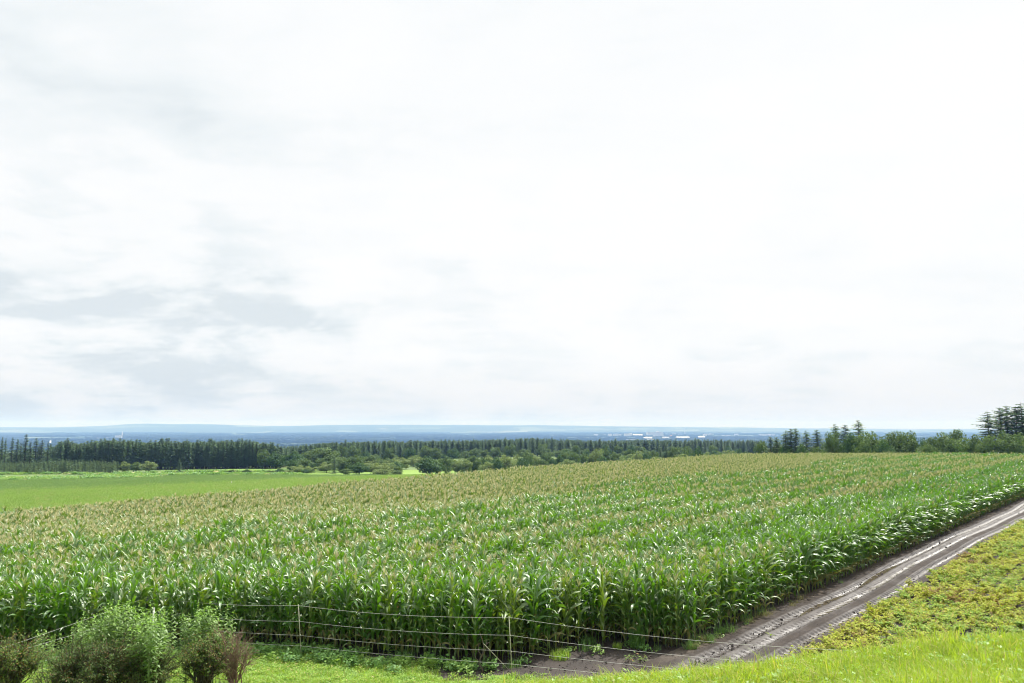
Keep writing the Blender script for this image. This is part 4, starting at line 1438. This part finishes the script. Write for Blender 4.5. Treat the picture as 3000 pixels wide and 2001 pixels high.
    # single trees and shrubs, left to right: column, distance, top, width, kind, label
    D = [
        (368, 398, 1350, 24, 'pale', 'small pale round shrub right after the young plantation'),
        (402, 396, 1350, 30, 'green', 'dull green round shrub between two paler ones before the left forest'),
        (437, 394, 1347, 36, 'pale', 'brightest round yellow green shrub before the left forest'),
        (678, 372, 1378, 20, 'green', 'small round shrub at the left end of the sunlit meadow strip'),
        (723, 368, 1374, 26, 'dark', 'dark round shrub standing before the sunlit meadow strip'),
        (795, 362, 1379, 32, 'green', 'low green shrub at the right end of the sunlit meadow'),
        (822, 366, 1371, 24, 'dark', 'small dark round shrub beside the low one at the meadow end'),
        (808, 420, 1322, 46, 'dark', 'dark rounded tree at the right end of the left forest'),
        (775, 424, 1309, 40, 'green', 'tall leafy tree breaking the left forest wall'),
        (860, 410, 1323, 56, 'dark', 'broad dark tree left of the tallest round crown'),
        (893, 425, 1318, 40, 'green', 'green tree between the broad dark tree and the tallest round crown'),
        (945, 430, 1307, 70, 'green', 'tallest broad round crown in the middle of the tree belt'),
        (873, 372, 1361, 36, 'pale', 'light green bushy tree before the broad dark tree'),
        (845, 366, 1378, 26, 'pale', 'low pale shrub at the foot of the light bushy tree'),
        (912, 378, 1364, 44, 'pale', 'pale olive bush right of the light green bushy tree'),
        (958, 380, 1352, 40, 'pale', 'pale olive tree below the tallest round crown'),
        (895, 364, 1372, 24, 'dark', 'small dark bush in front of the pale olive bushes'),
        (1040, 384, 1328, 52, 'green', 'large domed green tree right of the dark pointed conifer'),
        (1005, 386, 1340, 36, 'green', 'green tree tucked between the pointed conifer and the domed tree'),
        (1053, 366, 1353, 46, 'dark', 'dark glossy bush tree in front of the domed tree'),
        (1015, 362, 1372, 30, 'green', 'low green bush at the foot of the domed tree'),
        (1085, 400, 1330, 44, 'green', 'green tree just behind and right of the domed tree'),
        (1095, 372, 1352, 34, 'pale', 'olive bush right of the dark glossy bush tree'),
        (1130, 370, 1354, 46, 'pale', 'wide olive bush in the middle of the gap before the bright field'),
        (1160, 374, 1360, 34, 'green', 'green bush at the left side of the bright field gap'),
        (1115, 358, 1371, 48, 'pale', 'pale low bush at the corn edge left of the bright field gap'),
        (1165, 356, 1376, 32, 'green', 'lowest green bush at the corn edge before the bright field gap'),
        (1158, 440, 1341, 24, 'pale', 'slim pale tree above the bright field gap'),
        (1188, 480, 1345, 24, 'pale', 'small pale bush on the far side of the bright field'),
        (1212, 470, 1332, 34, 'pale', 'straw tinted tree at the right rim of the bright field'),
        (1236, 460, 1336, 34, 'pale', 'straw tinted bush behind the big dark round tree'),
        (1258, 345, 1335, 68, 'dark', 'big dark round tree at the corn crest right of the bright field'),
        (1305, 372, 1332, 42, 'green', 'pointed green tree next to the big dark round tree'),
        (1340, 380, 1343, 40, 'pale', 'pale bush just right of the pointed green tree'),
        (1362, 376, 1340, 36, 'pale', 'yellow tinged bush in the middle tree belt'),
        (1392, 384, 1330, 40, 'green', 'upright green tree after the yellow tinged bush'),
        (1418, 388, 1338, 30, 'dark', 'small dark tree before the forest belt in the middle'),
        (1432, 372, 1350, 44, 'pale', 'pale olive bush on the corn crest near the picture middle'),
        (1458, 370, 1340, 24, 'dark', 'narrow dark bush at the corn crest in the picture middle'),
        (1480, 392, 1328, 42, 'pale', 'pale feathery tree left of the round crowned tree'),
        (1545, 398, 1317, 32, 'green', 'round crowned green tree with visible trunk on the middle crest'),
        (1532, 378, 1340, 36, 'dark', 'dark bush leaning at the foot of the round crowned tree'),
        (1515, 440, 1327, 22, 'pale', 'slim pale tree behind the round crowned tree'),
        (1585, 402, 1343, 36, 'green', 'low rounded bush between two round crowned trees'),
        (1598, 410, 1322, 34, 'green', 'second round crowned tree on the middle crest'),
        (1617, 404, 1341, 26, 'dark', 'dark low bush right of the second round crowned tree'),
        (1640, 412, 1331, 26, 'dark', 'compact dark tree between round crowns right of the picture middle'),
        (1655, 420, 1318, 30, 'green', 'tree with domed top behind the compact dark tree'),
        (1682, 414, 1322, 36, 'green', 'leafy upright tree left of the light tall pair'),
        (1664, 400, 1342, 44, 'pale', 'low olive scrub at the corn crest below the leafy upright tree'),
        (1710, 420, 1324, 28, 'green', 'grey green tree between leafy tree and tall open tree'),
        (1748, 424, 1309, 34, 'pale', 'tall open tree with sunlit left side'),
        (1776, 436, 1306, 32, 'green', 'tall rounded tree close behind the tall open tree'),
        (1767, 404, 1334, 32, 'dark', 'small dark bush on the crest in front of the tall open tree'),
        (1732, 430, 1340, 24, 'green', 'low bush between grey green tree and tall open tree'),
        (1808, 430, 1321, 34, 'green', 'green tree right of the tall rounded tree'),
        (1830, 408, 1334, 40, 'pale', 'bright yellow green bush on the corn crest'),
        (1868, 420, 1317, 30, 'pale', 'pale yellowish pointed tree behind the bright bush'),
        (1858, 404, 1343, 46, 'pale', 'olive scrub right of the bright yellow green bush'),
        (1845, 450, 1312, 34, 'green', 'hazy tree behind the pale yellowish pointed tree'),
        (1915, 430, 1315, 26, 'green', 'small domed tree left of the twin conifers'),
        (1895, 420, 1326, 28, 'dark', 'dull dark bush after the pale yellowish tree'),
        (1930, 412, 1335, 40, 'pale', 'vivid low bush below the twin conifers'),
        (1978, 440, 1303, 34, 'green', 'rounded hazy tree right of the twin conifers'),
        (2014, 440, 1302, 26, 'green', 'domed tree next to the lone dark tree on the crest'),
        (2005, 424, 1317, 24, 'green', 'small tree under the domed tree beside the lone dark tree'),
        (1992, 414, 1327, 44, 'pale', 'spreading olive bush on the crest left of the lone dark tree'),
        (2042, 330, 1308, 44, 'dark', 'lone dark leaf tree on the corn crest right of the middle'),
        (2078, 440, 1321, 36, 'pale', 'pale rounded bush just right of the lone dark tree'),
        (2105, 436, 1320, 30, 'green', 'green rounded bush right of the pale rounded bush'),
        (2143, 430, 1315, 46, 'pale', 'wide pale bush near the right forest end'),
        (2164, 440, 1312, 26, 'dark', 'dark bush at the end of the wide pale bush'),
        (2245, 262, 1302, 34, 'pale', 'pale bush at the left end of the right hand tree group'),
        (2225, 270, 1322, 30, 'pale', 'low pale bush just before the right hand tree group'),
        (2437, 228, 1264, 36, 'green', 'upright leafy tree left of the spired conifers'),
        (2500, 226, 1270, 50, 'dark', 'dark leafy tree below the tallest spired conifer'),
        (2545, 222, 1264, 62, 'green', 'broad sunlit leafy tree right of the tallest spired conifer'),
        (2530, 214, 1285, 40, 'green', 'low rounded bush before the broad sunlit leafy tree'),
        (2610, 224, 1262, 66, 'green', 'big twin domed tree left half, in the centre of the right group'),
        (2655, 224, 1261, 62, 'green', 'big twin domed tree right half, in the centre of the right group'),
        (2590, 212, 1290, 40, 'dark', 'low dark shrub under the big twin domed tree'),
        (2682, 226, 1274, 34, 'dark', 'narrow dark tree at the right side of the twin domed tree'),
        (2715, 232, 1279, 34, 'green', 'small tree with pointed top in the dip of the right group'),
        (2735, 230, 1278, 30, 'green', 'slender tree beside the small pointed tree in the dip'),
        (2722, 214, 1302, 50, 'green', 'low broad shrub under the small pointed tree'),
        (2788, 232, 1254, 72, 'green', 'tall airy domed tree between the dip and the spruces'),
        (2800, 212, 1282, 64, 'green', 'rounded tree in front of the tall airy domed tree'),
        (2860, 222, 1268, 56, 'green', 'rounded tree at the left foot of the spruces'),
        (2910, 214, 1275, 60, 'green', 'leafy tree under the first spruce'),
        (2945, 224, 1268, 40, 'dark', 'dark leafy tree under the middle spruces'),
        (2975, 214, 1266, 66, 'green', 'sunlit leafy tree under the last spruces'),
        (3012, 218, 1275, 50, 'pale', 'pale leafy tree cut by the right picture edge'),
        (2350, 222, 1300, 40, 'dark', 'dark low bush under the double spired conifers'),
        (2400, 218, 1302, 44, 'green', 'green bush under the spired conifer pair'),
        (2300, 232, 1304, 40, 'dark', 'dark bush between the first spires of the right group'),
    ]
    for px, y, top, wd, kd, lab in D:
        prt = pr.choice(DEC[kd])
        if px > 2400:
            top, wd = top - 7, wd * 1.12
        put_tree('leaf_tree' if wd > 30 and y < 300 or 'tree' in lab else 'shrub', prt, px, y, top, lab, 'tree' if 'tree' in lab else 'shrub', None, wd * 1.3, 9.6)
    # the thick belt of scrub between the single trees
    for k in range(120):
        px = pr.uniform(835, 2190)
        if 1176 < px < 1238:
            continue
        y = np.interp(px, [835, 1200, 1500, 2190], [395, 420, 425, 455]) + pr.uniform(-18, 40)
        top = np.interp(px, [835, 950, 1100, 1200, 1400, 1600, 1900, 2190], [1348, 1345, 1352, 1350, 1344, 1336, 1326, 1322]) + pr.gauss(0, 6)
        kd = pr.choice(['pale', 'green', 'green', 'dark'])
        put_tree('shrub', pr.choice(DEC[kd]), px, y, top, 'bushy %s tree filling the thick scrub belt before the distant forest' % {'pale': 'olive', 'green': 'mid green', 'dark': 'dark green'}[kd], 'tree', {'pale': 'olive', 'green': 'mid green', 'dark': 'dark green'}[kd] + ' trees of the scrub belt', pr.uniform(34, 60), 9.6)
    for k in range(46):
        px = 870 + k * 28.5 + pr.uniform(-12, 12)
        d = np.interp(px, [830, 1100, 1300, 2235], [500, 540, 600, 690]) - 22 + pr.uniform(-14, 8)
        top = np.interp(px, [870, 1100, 1500, 2190], [1322, 1316, 1310, 1308]) + pr.gauss(0, 8)
        kd = pr.choice(['green', 'dark', 'green'])
        put_tree('leaf_tree', pr.choice(DEC[kd]), px, d, top, '%s leaf tree standing right before the distant conifer belt' % {'green': 'hazy green', 'dark': 'hazy dark'}[kd], 'tree', {'green': 'hazy green', 'dark': 'hazy dark'}[kd] + ' leaf trees before the conifer belt', pr.uniform(26, 46), 9.6)
    for k in range(22):
        px = 2240 + k * 36 + pr.uniform(-10, 10)
        put_tree('shrub', pr.choice(DEC['dark'] + DEC['green']), px, 240 + pr.uniform(0, 8), 1290 + pr.gauss(0, 7), 'dark undergrowth bush behind the trees of the right hand group', 'shrub', 'undergrowth of the right hand group', pr.uniform(36, 60), 9.6)
    # single conifers
    K = [
        (527, 378, 1343, 24, 1, 'small dark conifer standing before the left forest wall'),
        (980, 372, 1335, 52, 0, 'dark pointed conifer in front of the middle tree belt'),
        (1700, 430, 1322, 24, 1, 'narrow conifer among the leaf trees right of the middle'),
        (1935, 440, 1305, 26, 1, 'left of the twin hazy conifers by the corn crest'),
        (1953, 442, 1299, 24, 1, 'taller of the twin hazy conifers by the corn crest'),
        (2256, 236, 1278, 28, 1, 'first short spired conifer of the right group'),
        (2276, 238, 1280, 28, 1, 'second short spired conifer of the right group'),
        (2301, 236, 1260, 36, 2, 'third spired conifer of the right group, taller than the two before'),
        (2319, 234, 1255, 26, 1, 'left of the close double spires in the right group'),
        (2332, 236, 1254, 30, 1, 'right of the close double spires in the right group'),
        (2368, 236, 1260, 32, 2, 'pale spired conifer left of the dark single spire'),
        (2396, 236, 1258, 32, 1, 'dark single spired conifer before the leafy trees'),
        (2454, 240, 1241, 28, 2, 'pale conifer of the pair behind the leafy trees'),
        (2478, 240, 1243, 28, 1, 'dark conifer of the pair behind the leafy trees'),
        (2521, 238, 1229, 38, 2, 'tallest open spired conifer in the middle of the right group'),
        (2902, 228, 1203, 62, 0, 'leftmost tall spruce at the right edge with long low boughs'),
        (2936, 230, 1192, 46, 1, 'second tall spruce from the left at the right edge'),
        (2957, 232, 1187, 40, 1, 'third tall spruce from the left at the right edge'),
        (2982, 230, 1190, 40, 1, 'fourth tall spruce, with a forked top, at the right edge'),
        (3006, 228, 1178, 56, 0, 'tallest spruce, cut by the right edge'),
    ]
    for px, y, top, wd, k, lab in K:
        put_tree('conifer_tree', CON_OPEN[k], px, y, top, lab, wmul=1.4 if px > 2200 else 1.0)
    # weedy strips and tussocks between the left field and the forest
    kinds = [tuft(51, 90, 1.6, 0.5, 1.5, 0.16, M['weed_leaf'], 0.8), broad_weed(52, 90, 1.8, 1.4, 0.7, M['dark_weed']), tuft(53, 80, 1.6, 0.4, 1.2, 0.16, M['tassel'], 0.8)]
    P, S, V = [], [], []
    for k in range(1500):
        strip = rng.integers(0, 5)
        px = rng.uniform(-20, 900)
        if strip < 2:
            px, y = rng.uniform(-20, 470), 352 + 14 * math.sin(at_depth(px, 352) / 60) + rng.uniform(0, 5)
        elif strip == 2:
            y = 388 + rng.normal(0, 1.5) + 4 * math.sin(px / 70)
        elif strip == 3:
            px, y = rng.uniform(280, 620), 366 + rng.normal(0, 1.2) - (px - 300) * 0.01
        else:
            px, y = rng.uniform(560, 900), 358 + rng.normal(0, 2.0)
        x = at_depth(px, y)
        P.append((x, y, zs(x, y)))
        S.append(rng.uniform(0.4, 1.1))
        V.append(rng.choice([0, 1, 2], p=[0.45, 0.4, 0.15]))
    scatter('rough_grass', kinds, P, rand_rot(rng, len(P), 0.1), S, V, 'rough weeds in strips between green field and forest', 'rough grass')
    # low crop of the left field
    kinds = [tuft(54, 60, 0.75, 0.35, 0.75, 0.05, leaf_mat('crop_blade', (0.14, 0.245, 0.04), (0.23, 0.33, 0.06), 0.5, 0.3, 0.35, (1.2, 1.3, 0.6), 0.05), 0.7),
             tuft(55, 50, 0.75, 0.35, 0.8, 0.05, leaf_mat('crop_ear', (0.25, 0.29, 0.09), (0.33, 0.34, 0.14), 0.6, 0.3, 0.3, (1.2, 1.2, 0.7), 0.05), 0.6),
             tuft(56, 60, 0.75, 0.35, 0.75, 0.05, leaf_mat('crop_dark_blade', (0.10, 0.19, 0.04), (0.165, 0.255, 0.065), 0.5, 0.3, 0.35, (1.2, 1.3, 0.6), 0.05), 0.7)]
    n = 60000
    yy = np.sqrt(rng.uniform(75.0 ** 2, 352.0 ** 2, n))
    pxx = rng.uniform(-60, 1350, n)
    x = (pxx - 1500) / FPX * yy
    u, v = uv_of(x, yy)
    k = v > VFAR + 0.5
    x, yy, v = x[k], yy[k], v[k]
    n = len(x)
    dark_far = rng.random(n) < np.clip((yy + 12 * np.sin(x / 40) - 255) / 40, 0, 0.92)  # darker blades take over towards the far end of the field
    ear = rng.random(n) < np.interp(v, [76, 100, 140], [0.75, 0.45, 0.06])
    scatter('field_crop', kinds, np.stack([x, yy, zt(x, yy)], 1), rand_rot(rng, n, 0.1), rng.uniform(0.7, 1.3, n), np.where(dark_far, 2, ear.astype(int)), 'low green crop in the field beyond the corn', 'crop')


build_trees()


# ------------------------------------------------------------------ far woods, town
def build_far():
    rng = np.random.default_rng(90)
    mb = MB()
    dark = leaf_mat('far_woods', (0.016, 0.036, 0.020), (0.034, 0.060, 0.030), 0.8, 0.1, 0.1, None, 0.02)
    for k in range(420):
        y = rng.uniform(3600, 15000) if k > 120 else rng.uniform(3000, 6500)
        x0 = (rng.uniform(-300, 3300) - 1500) / FPX * y
        L = rng.uniform(300, 1900)
        a = rng.choice([0.06, 0.12, -0.08, 0.1, 1.2], p=[0.3, 0.25, 0.2, 0.15, 0.1])
        n = int(L / 16) + 2
        t = np.linspace(-0.5, 0.5, n) * L
        dx, dy = math.cos(a), math.sin(a)
        x, yy = x0 + t * dx, y + t * dy
        z = zt(x, yy)
        h = 13 + 5 * rng.random() + rng.normal(0, 1.8, n) + 2 * np.sin(t / 90)
        h[0] = h[-1] = 4
        wd = rng.uniform(14, 45)
        ox, oy = -dy * wd, dx * wd
        rows = [np.c_[x, yy, z - 1], np.c_[x + ox * 0.15, yy + oy * 0.15, z + h], np.c_[x + ox * 0.6, yy + oy * 0.6, z + h + rng.normal(0, 1.5, n)], np.c_[x + ox, yy + oy, z - 1]]
        V = np.concatenate(rows)
        F = []
        for r in range(3):
            for i in range(n - 1):
                F.append((r * n + i, r * n + i + 1, (r + 1) * n + i + 1, (r + 1) * n + i))
        mb.add(V, F)
    tag(link('far_woods', mb.mesh('far_woods', [dark])), 'blue hazy belts of woodland across the lowland', 'far woods', kind='stuff')

    white = plain_mat('town_white', (0.85, 0.85, 0.83), (0.74, 0.74, 0.74), 0.7, 0.2, 0.05)
    grey = plain_mat('town_grey', (0.66, 0.67, 0.68), (0.58, 0.59, 0.60), 0.7, 0.2, 0.05)
    glass = plain_mat('town_windows', (0.22, 0.25, 0.29), (0.16, 0.19, 0.23), 0.4, 0.4, 0.05)
    roofm = plain_mat('town_roof', (0.40, 0.41, 0.43), (0.60, 0.60, 0.60), 0.7, 0.2, 0.05)
    rust = plain_mat('town_orange', (0.50, 0.27, 0.14), (0.42, 0.22, 0.12), 0.8, 0.2, 0.05)

    def block(name, px, bot, w, h, label, cat='building', mat=white, floors=0, pitched=False, tower=None, y=9000.0, group=None):
        """a far building: walls, bands of windows, roof; w and h in photo pixels"""
        x = at_depth(px, y)
        z = min(z_at(bot, y), -80)
        y2 = y
        # stand on the plain along the same line of sight
        d = ray(px, bot)
        if d[2] < -1e-4:
            t = (-107.0 - EYE) / d[2]
            y2 = t * d[1]
            if 3500 < y2 < 15000:
                x, y, z = t * d[0], y2, zs(t * d[0], y2)
            else:
                z = zs(x, y)
        W, H = w / FPX * y * 1.1, h / FPX * y * 1.12
        dp = max(14, W * 0.35)
        wl = MB()
        wl.box((0, 0, H / 2 - 1), (W, dp, H + 2))
        parts = [('walls', wl.mesh('building_walls', [mat]))]
        rf = MB()
        if pitched:
            rf.add([(-W * .53, -dp * .55, H), (W * .53, -dp * .55, H), (W * .53, dp * .55, H), (-W * .53, dp * .55, H), (-W * .5, 0, H * 1.35), (W * .5, 0, H * 1.35)], [(0, 1, 5, 4), (2, 3, 4, 5), (1, 2, 5), (3, 0, 4)])
        else:
            rf.box((0, 0, H + 1.0 + H * 0.02), (W * 1.02, dp * 1.04, 1.2))
            rf.box((W * 0.2, 0, H + 2.6 + H * 0.02), (W * 0.16, dp * 0.4, 4))
        parts.append(('roof', rf.mesh('building_roof', [roofm if not pitched else mat])))
        if floors:
            wn = MB()
            for f in range(floors):
                wn.box((0, -dp / 2, H * (f + 0.55) / floors), (W * 0.92, 0.8, H / floors * 0.38))
            parts.append(('window_band', wn.mesh('building_windows', [glass])))
        if tower:
            tw = MB()
            tw.box((W * tower[0], 0, (H + tower[2] / FPX * y) / 2), (tower[1] / FPX * y, dp * 0.5, H + tower[2] / FPX * y))
            parts.append(('stair_tower', tw.mesh('building_tower', [mat])))
        thing(name, parts, label, cat, (x, y, z), 0.08 * math.sin(px), None, group)

    block('large_building', 1918, 1277, 43, 10, 'large grey slab building, biggest in the distant town', 'building', grey, 6, False, (0.18, 4, 3))
    block('apartment_building', 1840, 1279, 20, 8, 'white square block left of the large grey slab', 'building', white, 4, False, (0.42, 3, 1.5))
    block('apartment_building', 1787, 1279, 10, 7, 'small white block at the left of the distant town', 'building', white, 3)
    block('apartment_building', 1804, 1279, 14, 6.5, 'pale block between the small and square white blocks', 'building', grey, 3)
    block('apartment_building', 1817, 1278, 6, 5, 'narrow pale block in the left half of the town', 'building', white, 2)
    block('warehouse', 1746, 1277, 12, 4, 'white shed farthest left of the distant town', 'warehouse', white)
    block('warehouse', 1770, 1277, 9, 3, 'low shed between the leftmost shed and white blocks', 'warehouse', grey)
    block('warehouse', 1868, 1278, 24, 4, 'long white hall just left of the large slab', 'warehouse', white, 0, True)
    block('warehouse', 1910, 1281, 34, 3, 'bright white flat hall in front of the large slab', 'warehouse', white)
    block('warehouse', 1898, 1287, 22, 4, 'white hall low over the forest below the large slab', 'warehouse', white, 0, True)
    block('warehouse', 1905, 1290, 20, 3, 'nearest white hall touching the forest tops', 'warehouse', white, 0, True)
    block('warehouse', 1850, 1290, 26, 2.5, 'long low white roof over the forest on the left of the town', 'warehouse', white)
    block('warehouse', 1950, 1284, 18, 3, 'pale hall right of the bright flat hall', 'warehouse', grey, 0, True)
    block('orange_tank', 1966, 1282, 6, 4.5, 'small orange building right of the large slab', 'building', rust, 0, True)
    block('warehouse', 1975, 1275, 10, 4, 'white block up behind the orange building', 'warehouse', white, 2)
    block('warehouse', 1992, 1275, 12, 3, 'pale low block right of the orange building', 'warehouse', grey)
    block('warehouse', 2000, 1285, 34, 4, 'wide scattered white hall in the town centre right', 'warehouse', white, 0, True)
    block('warehouse', 2055, 1284, 18, 4, 'grey hall standing alone right of the town centre', 'warehouse', grey, 0, True)
    block('warehouse', 2075, 1276, 26, 4.5, 'long pale block on the right of the town', 'warehouse', white, 2)
    block('warehouse', 2127, 1277, 22, 1.6, 'thin long white roof right of the long pale block', 'warehouse', white)
    block('apartment_building', 2157, 1276, 10, 4.5, 'small square white block at the right of the town', 'building', white, 2)
    block('warehouse', 2125, 1282, 10, 2.4, 'tiny white shed below the thin long roof', 'warehouse', white)
    block('warehouse', 2143, 1282, 9, 2.4, 'tiny white shed right of its twin below the thin roof', 'warehouse', white)
    block('warehouse', 2246, 1275, 40, 1.6, 'long thin white roof left of the right tree group', 'warehouse', white)
    block('warehouse', 1688, 1287, 10, 2.6, 'lone white shed in the dark woods left of the town', 'warehouse', white, 0, True)
    block('warehouse', 1248, 1281, 4, 2, 'tiny white shed in the woods above the middle trees', 'warehouse', white)
    block('warehouse', 1302, 1281, 12, 2, 'small white roof above the middle trees', 'warehouse', white)
    block('warehouse', 1000, 1279, 12, 2.5, 'white farm roof in the woods above the tallest round crown', 'warehouse', white, 0, True)
    block('warehouse', 968, 1265, 7, 2.5, 'tiny white farm at the foot of the far hills', 'warehouse', white)
    block('warehouse', 852, 1276, 6, 2.0, 'tiny white roof above the left forest end', 'warehouse', white)
    block('factory', 347, 1285, 16, 8, 'pale factory block with tall thin chimney above the left forest', 'factory', grey, 3, False, (0.55, 0.7, 12))
    block('factory', 303, 1286, 64, 2.6, 'long low factory hall left of the chimney', 'factory', grey)
    block('silo_tower', 147, 1303, 2.2, 11, 'white tower rising between thin left conifers', 'tower', white, 0, False, None, 5200)
    block('warehouse', 142, 1306, 5, 5, 'white shed beside the tower between thin left conifers', 'warehouse', white, 0, True, None, 5200)
    block('warehouse', 716, 1282, 5, 2.5, 'white shed in the dark woods above the left forest', 'warehouse', white)
    block('warehouse', 465, 1297, 5, 2, 'tiny white shed just over the left forest tops', 'warehouse', white)
    # lattice mast over the town
    mb = MB()
    x, y = at_depth(2008, 10500), 10500
    z = zs(x, y)
    H = 100
    for sx in (-1, 1):
        for sy in (-1, 1):
            mb.tube(np.array([(sx * 6, sy * 6, 0), (sx * 0.8, sy * 0.8, H)]), 0.7, 4)
    for k in range(9):
        w1, w2 = 6 - 5.2 * k / 9, 6 - 5.2 * (k + 1) / 9
        for s in (-1, 1):
            mb.tube(np.array([(-w1 * s, -w1, H * k / 9), (w2 * s, -w2, H * (k + 1) / 9)]), 0.4, 3)
    tag(link('lattice_mast', mb.mesh('lattice_mast', [grey]), None, (x, y, z)), 'slender lattice mast above the right of the distant town', 'mast')

    # farm implement at the field edge and small marker post
    y = 356
    x = at_depth(254, y)
    fr, tn, wh = MB(), MB(), MB()
    fr.tube(np.array([(-2.4, 0, 0.75), (2.4, 0, 0.75)]), 0.10, 6)
    fr.tube(np.array([(-2.4, 0.9, 0.75), (2.4, 0.9, 0.75)]), 0.10, 6)
    for k in (-2.2, -1.1, 0, 1.1, 2.2):
        fr.tube(np.array([(k, 0, 0.75), (k, 0.9, 0.75)]), 0.07, 5)
    fr.tube(np.array([(-0.5, 0, 0.75), (0, -1.6, 0.6), (0.5, 0, 0.75)]), 0.07, 5)
    for k in np.linspace(-2.3, 2.3, 12):
        tn.tube(np.array([(k, 0.9, 0.75), (k, 1.1, 0.4), (k, 0.95, 0.05)]), 0.04, 4)
        tn.tube(np.array([(k, 0.0, 0.75), (k, 0.0, 1.2 + 0.2 * math.sin(k * 3))]), 0.05, 4)
    for sx in (-2.55, 2.55):
        a = np.linspace(0, 2 * math.pi, 13)
        wh.tube(np.stack([np.full(13, sx), 0.45 + 0.42 * np.cos(a), 0.45 + 0.42 * np.sin(a)], 1), 0.10, 6, 0, False)
    thing('farm_harrow', [('frame', fr.mesh('harrow_frame', [M['dark_steel']])), ('tine', tn.mesh('harrow_tines', [plain_mat('old_paint', (0.35, 0.37, 0.38), (0.2, 0.2, 0.2), 0.6, 0.4, 3)])), ('wheel', wh.mesh('harrow_wheel', [M['dark_steel']], True))], 'grey wheeled harrow parked at the edge of the left field', 'farm implement', (x, y, zs(x, y)), 0.05)
    mb = MB()
    g = ground(678, 1420)
    mb.tube(np.array([(0, 0, -0.2), (0, 0, 1.0)]), 0.09, 6)
    mb.tube(np.array([(0, 0, 1.0), (0, 0, 1.08)]), [0.11, 0.05], 6)
    tag(link('marker_post', mb.mesh('marker_post', [M['white_pipe']]), None, g), 'small white marker post standing in the left green field', 'post')


build_far()


# ------------------------------------------------------------------ haze
def build_haze():
    m = bpy.data.materials.new('haze')
    m.use_nodes = True
    N = NT(m.node_tree)
    v = N.n('ShaderNodeVolumePrincipled', {'Color': (0.22, 0.40, 0.80, 1), 'Density': 0.0001, 'Anisotropy': 0.0, 'Absorption Color': (0.74, 0.60, 0.0, 1)})
    v.inputs['Density Attribute'].default_value = ''
    N.n('ShaderNodeOutputMaterial', {'Volume': v.outputs[0]})
    try:
        m.cycles.homogeneous_volume = True
    except Exception:
        pass
    mb = MB()
    x0, x1, y0, y1, z0, z1 = -34000, 38000, -60, 32000, -125, 190
    mb.box(((x0 + x1) / 2, (y0 + y1) / 2, (z0 + z1) / 2), (x1 - x0, y1 - y0, z1 - z0))
    tag(link('haze', mb.mesh('haze', [m])), 'pale blue air between the fields and the far hills', 'haze', kind='stuff')


build_haze()
